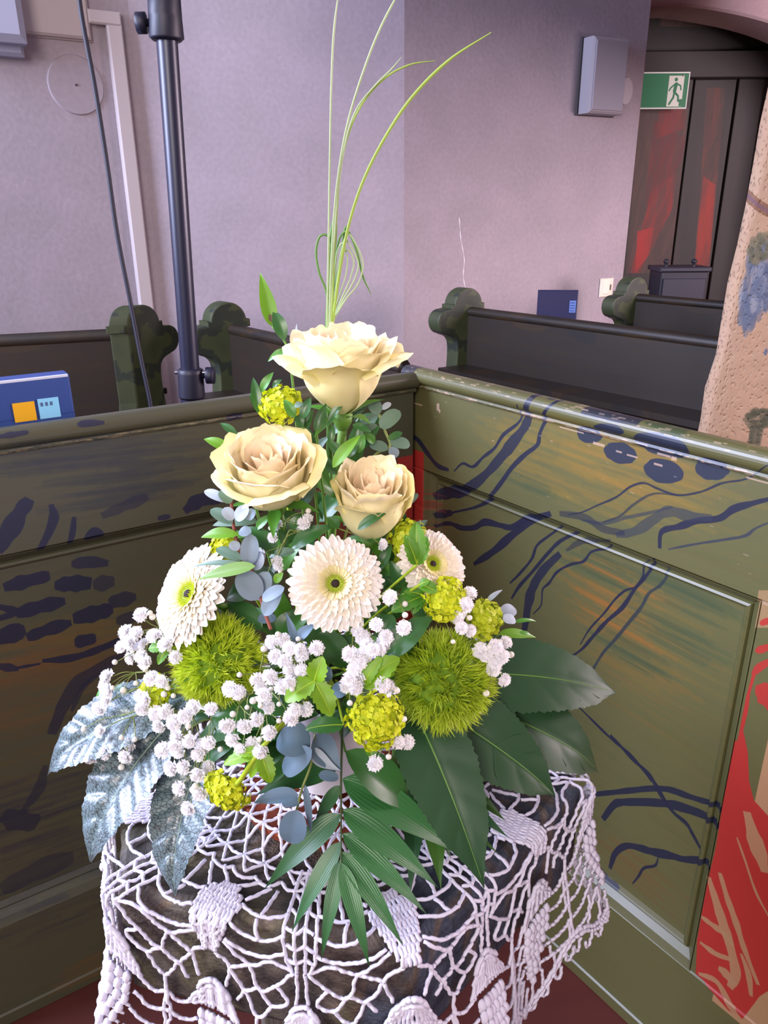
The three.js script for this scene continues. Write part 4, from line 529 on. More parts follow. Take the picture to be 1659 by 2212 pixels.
{
  const a = W(740, 893, 0.575), b = W(596, 1083, 0.535), c = W(800, 1160, 0.535);
  rose(a, ahead(a, 1, 0.10, 0.03), 1.04, [...core(1.25).map((l) => [l[0], l[1], l[2] * 1.26, ...l.slice(3)]), [5, 0.0215, 0.063, 0.003, 0.003, 0.9, 0, 0.001, 0.5], [5, 0.0265, 0.064, 0.008, 0.006, 0.86, 0, 0, 0.1], [5, 0.0290, 0.059, 0.015, 0.009, 0.80, 2, -0.001, 0.65]], 'open cream rose with flaring petals at the top of the arrangement', 0.9);
  rose(b, ahead(b, 1, 0.44, -0.04), 1.0, [...core(1.15).map((l) => [l[0], l[1], l[2] * 1.08, ...l.slice(3)]), [5, 0.0215, 0.054, 0.002, 0.0035, 0.95, 1, 0.001, 0.6], [5, 0.0262, 0.053, 0.003, 0.005, 0.9, 0, 0, 0.2], [5, 0.0300, 0.049, 0.007, 0.008, 0.84, 2, -0.001, 0.8]], 'full cream rose with a tight spiral heart above the eucalyptus', 0.3);
  rose(c, ahead(c, 1, 0.30, 0.06), 0.97, [...core(1.0).map((l) => [l[0], l[1], l[2] * 1.22, ...l.slice(3)]), [5, 0.0185, 0.062, 0.001, 0.003, 0.95, 1, 0.001, 0.5], [5, 0.0222, 0.062, 0.002, 0.0035, 0.9, 0, 0, 0.1], [5, 0.0250, 0.058, 0.003, 0.005, 0.84, 2, -0.001, 0.9]], 'half open cream rose beside the red corner stile', 1.1);
}
// ---------------------------------------------------------------- gerberas
const rayWhite = phys(0xf0ebe0, 0.6, { transmission: 0.12, thickness: 0 }), rayCream = phys(0xf1e8cf, 0.6, { transmission: 0.12, thickness: 0 }), rayYellow = phys(0xefe3a6, 0.6, { transmission: 0.12, thickness: 0 }), limeDisc = std(0xc6d630, 0.6), limeDark = std(0xa3b826, 0.6), eye = std(0x2a1a14, 0.8);
const rayGeos = [1, 0.93, 1.07].map((k, i) => grid(4, 8, (a, v) => { const u = a * 2 - 1, w = 0.5 * k * (0.42 + 0.58 * smooth(0, 0.45, v)) * (v > 0.76 ? Math.sqrt(Math.max(0.0, 1 - ((v - 0.76) / 0.24) ** 2 * 0.95)) : 1); return V(u * w, 0.055 * Math.sin(v * 2.7) * (1 + i * 0.3) + 0.09 * w * (u * u) - 0.02 * Math.cos(u * 6) * w, v); }));
function gerbera(center, axis, R, label, opened = 1) {
  const t = thing('gerbera', label, 'gerbera', center, 'cream gerberas'), q = new THREE.Quaternion().setFromUnitVectors(V(0, 1, 0), axis.clone().normalize());
  const head = new THREE.Group(); head.name = 'flower_head'; head.quaternion.copy(q); t.add(head);
  for (const [n, r, y, tilt, w, m] of [[36, 1.0, 0, 3, 0.205, rayWhite], [34, 0.95, 0.03, 7, 0.2, rayWhite], [32, 0.86, 0.06, 11, 0.19, rayWhite], [30, 0.76, 0.09, 16, 0.17, rayCream], [28, 0.65, 0.12, 22, 0.15, rayCream], [26, 0.54, 0.14, 30, 0.13, rayCream], [24, 0.44, 0.16, 42, 0.095, rayYellow]])
    for (let i = 0; i < n; i++) { const p = new THREE.Mesh(rayGeos[Math.floor(rnd() * 3)], m); p.name = 'ray_petal'; const a = (i + rr(-0.22, 0.22)) / n * 2 * Math.PI + r * 9, r0 = 0.13 * R, len = (r * rr(0.955, 1.02) - 0.13) * R; p.rotation.order = 'YXZ'; p.rotation.set(-(tilt + rr(-3, 3)) * Math.PI / 180 * opened, a, rr(-0.12, 0.12)); p.scale.set(w * R, len, len); p.position.set(Math.sin(a) * r0, y * R * 0.5, Math.cos(a) * r0); head.add(p); }
  const fl = []; for (let i = 0; i < 210; i++) { const k = i / 210, r = (0.09 + 0.19 * Math.sqrt(k)) * R, a = i * 2.39996, h = (0.17 - 0.03 * k) * R; const g = new THREE.ConeGeometry(0.013 * R, 0.07 * R, 5); g.translate(0, 0.03 * R, 0); g.rotateX(0.5 * k); g.rotateY(a); g.translate(Math.sin(a) * r, h, Math.cos(a) * r); fl.push(g); }
  const d = local(head, 'disc_florets', mergeGeometries(fl), limeDisc); d.userData.kind = 'stuff';
  local(head, 'disc', new THREE.LatheGeometry([[0.001, 0.10], [0.1, 0.13], [0.2, 0.14], [0.28, 0.12], [0.3, 0.02], [0.001, -0.02]].map(([x, y]) => new THREE.Vector2(x * R, y * R)), 28), limeDark);
  local(head, 'dark_eye', new THREE.SphereGeometry(0.085 * R, 14, 10).scale(1, 0.5, 1).translate(0, 0.15 * R, 0), eye);
  local(head, 'bract_cup', new THREE.LatheGeometry([[0.001, -0.26], [0.1, -0.24], [0.28, -0.12], [0.36, -0.02], [0.001, 0]].map(([x, y]) => new THREE.Vector2(x * R, y * R)), 20), G.stem);
  stemTo(t, center.clone().addScaledVector(axis.clone().normalize(), -0.25 * R), G.stem, 0.003);
  return t;
}
{
  const a = F(725, 1262, 0.002), b = F(418, 1288, 0.02), c = F(930, 1222, 0.022);
  gerbera(a, toCam(a).add(V(-0.05, 0.12, 0)), 107 * perPx(a), 'cream gerbera with a lime eye facing forward in the middle of the arrangement');
  gerbera(b, V(-0.62, 0.6, 0.5), 118 * perPx(b), 'cream gerbera tilted away to the side above the mossy green dianthus', 0.8);
  gerbera(c, V(0.42, 0.66, 0.62), 84 * perPx(c), 'cream gerbera half hidden behind a lobed lime leaf and green snowball heads', 0.9);
}
// ---------------------------------------------------------------- mossy green dianthus heads
function mossBall(center, axis, R, label, cols, squash = 1) {
  const t = thing('green_dianthus', label, 'dianthus', center), pos = [], idx = [], col = [], ax = axis.clone().normalize(), q = new THREE.Quaternion().setFromUnitVectors(V(0, 1, 0), ax), C = cols.map((c) => new THREE.Color(c));
  const N = 120; for (let i = 0; i < N; i++) { const yy = 1 - (i + 0.5) / N * 1.75, rad = Math.sqrt(Math.max(0, 1 - yy * yy)), an = i * 2.39996 + rr(-0.2, 0.2), d = V(Math.cos(an) * rad, yy * squash, Math.sin(an) * rad), lump = 1 + 0.10 * noise3(d.x * 2.2, d.y * 2.2, d.z * 2.2) + rr(-0.05, 0.05);
    const up = d.clone().normalize(), s1 = V(up.y, up.z, up.x).cross(up).normalize(), s2 = up.clone().cross(s1), nh = 40 + Math.floor(rnd() * 14);
    for (let h = 0; h < nh; h++) { const a = rnd() * 6.283, sp = Math.sqrt(rnd()) * 0.62, out = up.clone().addScaledVector(s1, Math.cos(a) * sp).addScaledVector(s2, Math.sin(a) * sp).normalize(), L = R * rr(0.2, 0.42), b0 = d.clone().multiplyScalar(R * 0.70 * lump).addScaledVector(s1, rr(-0.06, 0.06) * R).addScaledVector(s2, rr(-0.06, 0.06) * R), side = out.clone().cross(V(rr(-1, 1), rr(-1, 1), rr(-1, 1))).normalize(), w = R * rr(0.010, 0.018), curl = s1.clone().multiplyScalar(rr(-0.3, 0.3)).addScaledVector(s2, rr(-0.3, 0.3));
      const k0 = pos.length / 3, c0 = C[0].clone().lerp(C[1], rnd()), c1 = c0.clone().lerp(C[2], 0.35 + 0.5 * rnd());
      for (let j = 0; j < 4; j++) { const f = j / 3, p = b0.clone().addScaledVector(out, L * f).addScaledVector(curl, L * f * f * 0.8), ww = w * (j === 3 ? 0.1 : 1 - 0.25 * f); for (const s of [-1, 1]) { const v = p.clone().addScaledVector(side, ww * s).applyQuaternion(q); pos.push(v.x, v.y, v.z); const cc = c0.clone().lerp(c1, f); col.push(cc.r, cc.g, cc.b); } }
      for (let j = 0; j < 3; j++) { const k = k0 + j * 2; idx.push(k, k + 1, k + 3, k, k + 3, k + 2); } } }
  const m = local(t, 'bristles', geom(pos, idx, null, col), phys(0xffffff, 0.55, { vertexColors: true, transmission: 0.2, thickness: 0 })); m.userData.kind = 'stuff';
  local(t, 'core', new THREE.SphereGeometry(R * 0.72, 20, 14).scale(1, squash, 1).applyQuaternion(q), std(0x6a8c1c, 0.9)); stemTo(t, center.clone().addScaledVector(ax, -R * 0.5), G.stem, 0.0028);
  return t;
}
{ const a = F(472, 1428, 0.03), b = F(958, 1468, 0.034); mossBall(a, V(-0.25, 0.75, 0.6), 0.0345, 'mossy yellow-green dianthus ball below the tilted gerbera', [0xb0d01a, 0xcfe428, 0xe6f254], 0.92); mossBall(b, V(0.5, 0.35, 0.7), 0.0385, 'mossy green dianthus ball above the dark fatsia leaf, shade put into its colour', [0x8cb01c, 0xaecb22, 0xd2e040], 1.0); }  // second ball: same bloom in darker greens, its shade put into the colour
// ---------------------------------------------------------------- green snowball viburnum heads
const floretGeo = (() => { const gs = []; for (let k = 0; k < 5; k++) { const g = grid(2, 3, (a, v) => { const u = a * 2 - 1; return V(u * 0.55 * Math.sin(Math.PI * clamp(v * 0.8 + 0.12, 0, 1)), 0.28 * v - 0.25 * v * v + 0.12 * u * u, v); }); g.rotateY(k / 5 * 2 * Math.PI); gs.push(g); } return mergeGeometries(gs); })();
const limeA = phys(0xdfe926, 0.55, { transmission: 0.15, thickness: 0 }), limeB = phys(0xc3d226, 0.55, { transmission: 0.15, thickness: 0 });
function snowball(px, py, rpx, axis, label, back = 0.0, mat = limeA, squash = 0.75) {
  const c = F(px, py, back), R = rpx * perPx(c), t = thing('viburnum_bloom', label, 'viburnum', c, 'green viburnum heads'), q = new THREE.Quaternion().setFromUnitVectors(V(0, 1, 0), axis.clone().normalize()), gs = [], n = Math.round(clamp(R * R * 800000, 130, 340));
  for (let i = 0; i < n; i++) { const y = 1 - (i + 0.5) / n * 1.5, r = Math.sqrt(Math.max(0, 1 - y * y)), a = i * 2.39996 + rr(-0.3, 0.3), d = V(Math.cos(a) * r + rr(-0.06, 0.06), y, Math.sin(a) * r + rr(-0.06, 0.06)), g = floretGeo.clone(), s = rr(0.0017, 0.0027); g.scale(s, s, s); g.rotateY(rnd() * 6); g.applyQuaternion(new THREE.Quaternion().setFromUnitVectors(V(0, 1, 0), d.clone().add(V(rr(-0.7, 0.7), rr(-0.7, 0.7), rr(-0.7, 0.7))).normalize())); const k = R * rr(0.8, 1.1); g.translate(d.x * k, d.y * k * squash, d.z * k); g.applyQuaternion(q); gs.push(g); }
  const m = local(t, 'florets', mergeGeometries(gs), mat); m.userData.kind = 'stuff'; local(t, 'core', new THREE.SphereGeometry(R * 0.82, 16, 12).scale(1, squash, 1).applyQuaternion(q), std(0xb4c41e, 0.85));
  return [t, c];
}
const stemOf = ([t, c], pts, mat = G.stemLime, r = 0.0021) => part(t, 'stem', sweep(spline([c, ...pts], 20), r, 7), mat);
stemOf(snowball(606, 875, 44, V(-0.2, 0.8, 0.55), 'lime viburnum head between the two upper roses', 0.02), [FOAM.clone().add(V(-0.02, 0, 0))]);
stemOf(snowball(483, 1182, 27, V(-0.3, 0.6, 0.6), 'small lime viburnum head peeping out left of the eucalyptus', 0.03), [FOAM.clone().add(V(-0.02, 0, 0))]);
stemOf(snowball(884, 1166, 44, V(0.1, 0.7, 0.6), 'dull lime viburnum head behind the lobed leaf under the half open rose', 0.034, limeB), [FOAM.clone()]);
stemOf(snowball(962, 1296, 46, V(0.1, 0.6, 0.8), 'lime viburnum head just under the half hidden gerbera', 0.004, limeA), [F(930, 1330, 0.04), FOAM.clone()]);
stemOf(snowball(1046, 1338, 42, V(0.55, 0.3, 0.7), 'lime viburnum head beside the pale round eucalyptus leaves', 0.01, limeB), [F(1010, 1390, 0.04), FOAM.clone()]);
stemOf(snowball(812, 1556, 60, V(0.05, 0.25, 0.95), 'large bright lime viburnum head above the palm leaf', -0.002, limeA, 0.6), [F(770, 1500, 0.01), F(730, 1490, 0.03), FOAM.clone()]);
stemOf(snowball(488, 1706, 52, V(-0.45, -0.35, 0.8), 'bright lime viburnum head drooping over the rim of the lace', -0.004, limeA, 0.6), [F(515, 1690, -0.012), F(545, 1645, -0.016), F(590, 1585, -0.006), F(640, 1540, 0.03), FOAM.clone()], G.stemLime, 0.0019);
stemOf(snowball(335, 1500, 38, V(-0.5, 0.5, 0.6), 'lime viburnum head under the white baby’s breath left of the mossy ball', 0.016, limeA), [FOAM.clone()]);
// lobed lime leaves of the viburnum
const limeLeaf = phys(0x83b41c, 0.48, { transmission: 0.3, thickness: 0 }), limeLeafDeep = phys(0x5f9a22, 0.45, { transmission: 0.25, thickness: 0 });
function lobedLeaf(label, base, lobes, mat, z, k, db = 0) { const b = F(...z(base), db), t = thing('viburnum_leaf', label, 'leaf', b); for (const [tip, w] of lobes) { const T = F(...z(tip), db - 0.004); const o = { shape: (s) => Math.pow(Math.sin(Math.PI * Math.pow(s, 0.8)), 0.6), bend: 0.1, fold: 0.25, teeth: 0.26, teethN: 6, nL: 26, nW: 8, wave: 0.04 }; const lb = part(t, 'lobe', leafGeo(b, T, w / k * perPx(b), o), mat); part(lb, 'midrib', ribGeo(b, T, o, 0.0005), G.stemLime); } part(t, 'stalk', sweep(spline([b, b.clone().lerp(FOAM, 0.4).add(V(0, 0.008, 0)), FOAM], 12), 0.0011, 6), G.stemLime); return t; }
lobedLeaf('three-lobed lime leaf among baby’s breath in front of the eucalyptus', [1125, 1160], [[[1180, 1000], 140], [[935, 1290], 150], [[1235, 1385], 150]], limeLeaf, Z6b, 2.963, -0.012);
lobedLeaf('folded lime leaf beside the darker mossy ball', [1425, 1195], [[[1670, 1010], 170], [[1560, 1010], 90], [[1640, 1110], 90]], limeLeaf, Z6b, 2.963, -0.008);
lobedLeaf('upright lime leaf under the half open rose', [505, 350], [[[500, 118], 110], [[440, 190], 90], [[560, 200], 90]], limeLeafDeep, Z7b, 2.514, -0.004);
lobedLeaf('small toothed green leaf right of the middle gerbera', [545, 520], [[[365, 610], 110], [[430, 500], 60], [[480, 620], 60]], G.mid, Z7b, 2.514, 0.008);
lobedLeaf('curled green leaf in front of the half hidden gerbera', [520, 460], [[[615, 500], 80], [[575, 440], 50]], limeLeafDeep, Z7b, 2.514, -0.006);
lobedLeaf('lime leaf on the drooping viburnum stem', [1390, 680], [[[1170, 750], 90], [[1250, 690], 70], [[1450, 860], 110], [[1330, 830], 70]], limeLeaf, ZA, 2.765, -0.012);
lobedLeaf('toothed green leaf behind the large lime viburnum head', [1310, 1440], [[[1065, 1468], 120]], G.dark, Z6b, 2.963, 0.012);
lobedLeaf('small green leaf left of the yellow-green mossy ball', [1080, 1180], [[[950, 1190], 90], [[1010, 1290], 60]], limeLeafDeep, Z8, 2.9625, 0.004);
lobedLeaf('pointed lime leaf hanging under the large viburnum head', [260, 1330], [[[255, 1400], 70], [[330, 1350], 50]], limeLeafDeep, Z7b, 2.514, 0.012);

// ---------------------------------------------------------------- greenery: ruscus, eucalyptus, fatsia, palm, bear grass
reseed(83);
sprig('ruscus_sprig', 'tall ruscus sprig with a bright upright leaf beside the grass blades', 'greenery', Z4, 2.9625, [
  [[500, 430], [420, 85], 100, G.bright, { shape: lance, bend: 0.05 }], [[575, 520], [505, 325], 90, G.dark], [[490, 420], [485, 325], 26, G.twigBrown], [[600, 578], [470, 655], 52, G.mid], [[640, 575], [655, 412], 34, G.eucPale, { shape: lance }], [[655, 560], [690, 455], 26, G.dark]], G.stem, { db: 0.05, path: [[500, 430], [580, 530], [610, 640]] });
sprig('ruscus_sprig', 'ruscus sprig curling round the upper lime viburnum head', 'greenery', Z4, 2.9625, [
  [[410, 975], [375, 755], 66, G.dark], [[425, 850], [506, 722], 56, G.mid], [[430, 1000], [352, 860], 50, G.dark], [[640, 1015], [572, 898], 70, G.mid, { db: -0.004 }], [[690, 1020], [745, 885], 70, G.dark, { db: -0.004 }], [[640, 945], [705, 925], 44, G.eucGreen, { db: -0.006 }], [[500, 820], [560, 770], 40, G.dark], [[690, 1080], [640, 960], 60, G.dark]], G.stem, { db: 0.022, path: [[640, 1015], [700, 1080]] });
sprig('ruscus_sprig', 'ruscus sprig hanging between the three roses', 'greenery', Z4, 2.9625, [
  [[780, 1110], [842, 925], 70, G.dark], [[850, 1060], [1005, 855], 46, G.dark], [[885, 1335], [1065, 1125], 84, G.bright, { db: 0.0 }], [[700, 1100], [760, 960], 60, G.dark], [[1050, 1240], [1090, 1120], 60, G.mid], [[980, 1270], [1060, 1170], 60, G.dark], [[870, 1180], [890, 1060], 50, G.dark], [[1010, 1060], [1130, 1110], 56, G.dark], [[1150, 1180], [1090, 1110], 60, G.mid, { db: 0.05 }], [[930, 1250], [850, 1160], 70, G.dark]], G.stem, { db: 0.03 });
sprig('ruscus_sprig', 'two-leaved ruscus tip poking out left of the full rose', 'greenery', Z4, 2.9625, [[[275, 1140], [163, 1048], 56, G.dark], [[240, 1235], [58, 1150], 76, G.bright], [[210, 1255], [100, 1240], 26, G.eucGreen]], G.stem, { db: 0.04 });
sprig('ruscus_sprig', 'ruscus sprig under the full rose crossing to the middle gerbera', 'greenery', Z6b, 2.963, [
  [[640, 225], [398, 240], 84, G.bright, { db: 0.0 }], [[700, 235], [560, 230], 56, G.mid], [[880, 345], [695, 170], 120, G.dark], [[975, 310], [1245, 165], 115, G.dark], [[1000, 330], [830, 370], 70, G.eucGreen], [[870, 530], [925, 465], 60, G.bright, { db: 0.004 }], [[750, 190], [860, 90], 60, G.mid], [[980, 190], [1030, 80], 60, G.dark], [[1280, 180], [1200, 110], 80, G.dark], [[1400, 190], [1585, 85], 70, G.dark, { db: -0.002 }], [[1460, 260], [1560, 250], 60, G.dark]], G.stem, { db: 0.026 });
sprig('glossy_foliage', 'glossy green leaves between the gerberas and mossy ball', 'greenery', Z6b, 2.963, [
  [[790, 820], [500, 690], 190, G.dark], [[1150, 850], [1340, 1090], 190, G.dark], [[760, 560], [560, 640], 150, G.dark], [[1180, 880], [1000, 860], 130, G.dark], [[1650, 620], [1540, 480], 130, G.dark], [[1659, 760], [1600, 560], 150, G.dark], [[900, 860], [1000, 700], 120, G.dark], [[1500, 1000], [1659, 820], 170, G.dark], [[1640, 380], [1500, 290], 100, G.dark]], G.stem, { db: 0.05 });
sprig('glossy_foliage', 'glossy green leaf beside the darker mossy ball', 'greenery', Z7b, 2.514, [[[330, 860], [590, 635], 150, G.dark, { db: 0.0 }], [[370, 620], [300, 780], 120, G.dark], [[420, 480], [360, 330], 90, G.dark], [[480, 620], [640, 560], 120, G.dark], [[880, 770], [800, 680], 120, G.eucGreen], [[700, 760], [830, 800], 110, G.eucGreen], [[300, 380], [370, 240], 60, G.dark], [[380, 420], [440, 320], 50, G.dark]], G.stem, { db: 0.03 });
sprig('glossy_foliage', 'green leaves behind the large lime viburnum head and white pot', 'greenery', ZB, 2.765, [[[680, 340], [1065, 690], 230, G.dark, { db: 0.03 }], [[560, 140], [700, 60], 120, G.dark], [[330, 120], [520, 120], 130, G.dark], [[1010, 420], [960, 330], 110, G.mid], [[280, 330], [180, 400], 90, G.dark], [[200, 420], [330, 560], 130, G.dark], [[540, 60], [640, 200], 140, G.dark], [[960, 420], [1060, 560], 150, G.dark]], G.stem, { db: 0.045 });
for (const [label, y0, y1, half, n] of [['small green leaves filling in behind the three roses', 880, 1130, 70, 16], ['green leaves filling in behind the middle gerbera', 1120, 1380, 170, 26], ['green leaves filling in behind the baby’s breath and mossy balls', 1360, 1600, 260, 34]]) {
  const c = F(715, (y0 + y1) / 2, 0.08), t = thing('filler_foliage', label, 'greenery', c);
  for (let i = 0; i < n; i++) { const x = 715 + rr(-1, 1) * half, y = rr(y0, y1), a = rr(-1, 1) * 1.3 + (x - 715) / half * 0.8, L = rr(70, 115), b = rr(0.045, 0.085); pxLeaf(t, [x, y], [x + Math.sin(a) * L, y - Math.cos(a) * L], rr(26, 46), [G.dark, G.mid, G.dark, G.eucGreen][i % 4], { db: b, dt: b + rr(-0.02, 0.01) }); }
  part(t, 'stem', sweep([c, FOAM], 0.0015, 6), G.stem);
}
sprig('glossy_foliage', 'green leaves under the baby’s breath above the drooping viburnum', 'greenery', ZA, 2.765, [[[1560, 560], [1180, 560], 190, G.dark], [[1500, 600], [1150, 720], 180, G.dark], [[1480, 500], [1090, 470], 190, G.dark], [[1560, 640], [1290, 800], 170, G.dark], [[1420, 460], [1000, 640], 170, G.dark], [[1600, 420], [1300, 360], 190, G.dark], [[1580, 700], [1420, 860], 140, G.dark], [[1300, 560], [1030, 780], 120, G.dark]], G.stem, { db: 0.02 });
// eucalyptus
const disc = { shape: roundish, bend: 0.06, fold: 0.12, nL: 14, nW: 8 };
sprig('eucalyptus_branch', 'blue-grey eucalyptus branch on a red stem left of the middle gerbera', 'eucalyptus', Z6b, 2.963, [
  [[790, 640], [930, 560], 90, G.euc, { ...disc, db: -0.006 }], [[800, 740], [905, 560], 110, G.euc, disc], [[760, 640], [650, 460], 170, G.euc, disc], [[745, 640], [830, 460], 130, G.euc, { ...disc, db: 0.008 }], [[700, 420], [720, 220], 118, G.euc, disc], [[745, 450], [775, 330], 90, G.eucPale, { ...disc, db: 0.006 }], [[660, 385], [495, 310], 80, G.eucGreen, disc], [[745, 425], [368, 512], 96, phys(0x6f9440, 0.5), { shape: lance, db: -0.008, bend: 0.05 }], [[700, 425], [345, 430], 44, G.eucGreen, { shape: lance, db: -0.002 }], [[640, 320], [585, 270], 70, G.eucPale, disc], [[600, 130], [545, 50], 80, G.eucPale, disc], [[620, 130], [700, 40], 90, G.eucPale, disc], [[690, 125], [740, 60], 70, G.euc, disc], [[600, 150], [460, 60], 90, G.eucGreen, disc], [[640, 200], [720, 210], 80, G.euc, disc], [[590, 20], [520, -60], 80, G.eucGreen, disc], [[560, 10], [420, -60], 70, G.eucPale, disc], [[760, 760], [880, 760], 80, G.eucBlue, { ...disc, db: 0.02 }], [[1000, 905], [940, 720], 52, G.eucBlue, { shape: lance }], [[1005, 905], [1135, 790], 76, G.eucBlue, { shape: ovate }]],
  G.stemRed, { db: 0.0, hang: false, r: 0.0013, path: [[590, -20], [605, 160], [650, 340], [720, 450], [760, 560], [800, 700], [845, 830]] });
sprig('eucalyptus_branch', 'low eucalyptus branch with broad blue leaves above the white pot', 'eucalyptus', ZB, 2.765, [
  [[470, 310], [270, 270], 220, G.eucBlue, { shape: roundish, bend: 0.2, fold: 0.2, db: 0.012 }], [[480, 330], [310, 470], 150, G.eucBlue, { ...disc, db: 0.006 }], [[500, 240], [650, 460], 170, G.eucBlue, { shape: ovate, bend: -0.25, fold: 0.5, db: 0.01 }], [[470, 330], [650, 455], 90, G.eucPale, { shape: lance, bend: -0.2, db: 0.008 }], [[400, 600], [130, 650], 100, G.eucBlue, { shape: lance, db: 0.0 }], [[390, 690], [355, 890], 168, G.eucBlue, { ...disc, db: -0.002 }], [[440, 540], [475, 830], 44, G.eucBlue, { shape: lance, db: 0.006 }], [[300, 650], [410, 640], 70, G.eucBlue, { ...disc, db: 0.012 }], [[640, 500], [520, 480], 70, G.eucBlue, { ...disc, db: 0.02 }]], G.twig, { db: 0.008, hang: false, r: 0.0009, path: [[390, 690], [420, 570], [480, 400], [500, 240]] });
sprig('eucalyptus_branch', 'round grey-green eucalyptus leaves beside the upper rose', 'eucalyptus', Z4, 2.9625, [
  [[1190, 1080], [1315, 970], 110, G.eucGreen, disc], [[1200, 960], [1258, 920], 44, G.eucPale, disc], [[1180, 990], [1130, 900], 90, G.eucGreen, disc], [[1250, 1170], [1380, 1190], 90, G.eucGreen, disc], [[1260, 1200], [1290, 1270], 70, G.euc, disc], [[1240, 1210], [1120, 1190], 80, G.eucGreen, disc], [[1170, 1060], [1000, 1130], 66, G.eucGreen, disc], [[1240, 1150], [1330, 1110], 50, G.dark, disc], [[1330, 1590], [1430, 1500], 60, G.eucGreen, disc], [[1290, 1600], [1230, 1660], 90, G.eucPale, { ...disc, db: 0.03 }]], G.twig, { db: 0.055, path: [[1180, 990], [1220, 1100], [1250, 1200], [1150, 1260]], r: 0.001 });
sprig('eucalyptus_branch', 'pale round eucalyptus leaves at the outer end of the arrangement', 'eucalyptus', Z7b, 2.514, [[[960, 620], [1040, 590], 84, G.eucPale, disc], [[970, 650], [1040, 650], 66, G.eucPale, { ...disc, db: 0.006 }], [[885, 552], [970, 488], 30, G.eucPale, { shape: lance }], [[950, 728], [1152, 748], 60, G.bright, { shape: lance, bend: 0.08 }], [[1030, 664], [1152, 660], 26, G.mid, { shape: lance }], [[1060, 720], [1130, 740], 26, G.mid, { shape: lance, db: 0.01 }]], G.twig, { db: 0.02 });
sprig('eucalyptus_branch', 'single blue eucalyptus leaf tucked behind the three-lobed lime leaf', 'eucalyptus', Z6b, 2.963, [[[1200, 1170], [1190, 1060], 90, G.eucBlue, { ...disc, db: 0.0 }], [[1240, 1240], [1330, 1200], 110, G.eucBlue, { ...disc, db: 0.01 }], [[860, 1380], [900, 1260], 90, G.eucBlue, { ...disc, db: 0.02 }]], G.twig, { db: 0.01 });
sprig('ruscus_sprig', 'small leaves peeping out behind baby’s breath at the outer left', 'greenery', Z8, 2.9625, [[[690, 1470], [615, 1490], 56, G.mid], [[800, 1450], [730, 1440], 60, G.eucGreen], [[1380, 1470], [1290, 1440], 50, G.dark]], G.stem, { db: 0.025 });
// fatsia leaves: big toothed lobes from one stalk
const veinBump = (() => { const pts = []; for (let i = 0; i < 420; i++) pts.push([rnd(), rnd()]); return noiseMap(384, (x, y) => { let d1 = 9, d2 = 9; for (const [a, b] of pts) { let dx = Math.abs(a - x), dy = Math.abs(b - y); dx = Math.min(dx, 1 - dx); dy = Math.min(dy, 1 - dy); const d = Math.hypot(dx, dy * 1.6); if (d < d1) { d2 = d1; d1 = d; } else if (d < d2) d2 = d; } return 120 + 135 * Math.pow(smooth(0, 0.014, d2 - d1), 0.7); }); })();
function fatsia(label, center, lobes, mat, rib, opts) {
  const c = W(...center), t = thing('fatsia_leaf', label, 'leaf', c);
  for (const [b, tip, w, o = {}] of lobes) { const B = W(...b), T = W(...tip), oo = { shape: (s) => Math.pow(Math.sin(Math.PI * Math.pow(s, 0.74)), 0.72) * (s > 0.86 ? lerp(1, 0.42, (s - 0.86) / 0.14) : 1), bend: 0.10, fold: 0.10, teeth: 0.09, teethN: 26, nL: 64, nW: 16, wave: 0.015, ...opts, ...o }; const l = part(t, 'lobe', leafGeo(B, T, w * perPx(B.clone().lerp(T, 0.5)), oo), mat); part(l, 'midrib', ribGeo(B, T, oo, 0.0011), rib); for (let k = 1; k < 6; k++) for (const s of [-1, 1]) { const f = 0.12 + k * 0.13, g = leafGeo(B, T, w * perPx(B.clone().lerp(T, 0.5)), { ...oo, ribs: 0, wave: 0 }), p = g.attributes.position, P = []; for (let j = 0; j <= 6; j++) { const u = 8 + s * j, v = Math.min(63, Math.round(64 * (f + j * 0.018))); const q = v * 17 + u; P.push(V(p.getX(q), p.getY(q) , p.getZ(q))); } part(l, 'side_vein', sweep(P, 0.00024, 4), mat); } }
  part(t, 'stalk', sweep(spline([c, c.clone().lerp(FOAM, 0.5).add(V(0, 0.01, 0)), FOAM], 12), 0.0026, 7), G.stem);
  return t;
}
const veinC = veinBump.clone(); veinC.repeat.set(1, 2); veinC.colorSpace = THREE.SRGBColorSpace; veinC.needsUpdate = true;
const veinR = veinBump.clone(); veinR.repeat.set(1, 2); veinR.needsUpdate = true;
const fatsiaSheen = phys(0x6c8488, 0.40, { map: veinC, bumpMap: veinR, bumpScale: 0.0006, clearcoat: 1.0, clearcoatRoughness: 0.32 }), fatsiaDark = phys(0x1f4722, 0.48, { clearcoat: 0.1, clearcoatRoughness: 0.45 });  // first leaf: green base greyed, the sky's reflection put into its colour
fatsia('glossy fatsia leaf spreading over the side of the lace, sky sheen put into its colour', [430, 1500, 0.52], [
  [[420, 1500, 0.515], [88, 1668, 0.50], 150, { normal: V(-0.37, 0.78, 0.5), hook: 0.10 }], [[400, 1530, 0.51], [186, 1862, 0.455], 185, { normal: V(-0.37, 0.78, 0.5), hook: 0.06 }], [[455, 1590, 0.50], [372, 1940, 0.425], 150, { normal: V(-0.37, 0.78, 0.5), hook: 0.06 }], [[470, 1520, 0.53], [560, 1560, 0.50], 110, { normal: V(0, 1, 0.3) }]], fatsiaSheen, phys(0x87a08e, 0.4), { ribs: 0.0055, ribN: 7, fold: 0.16 });
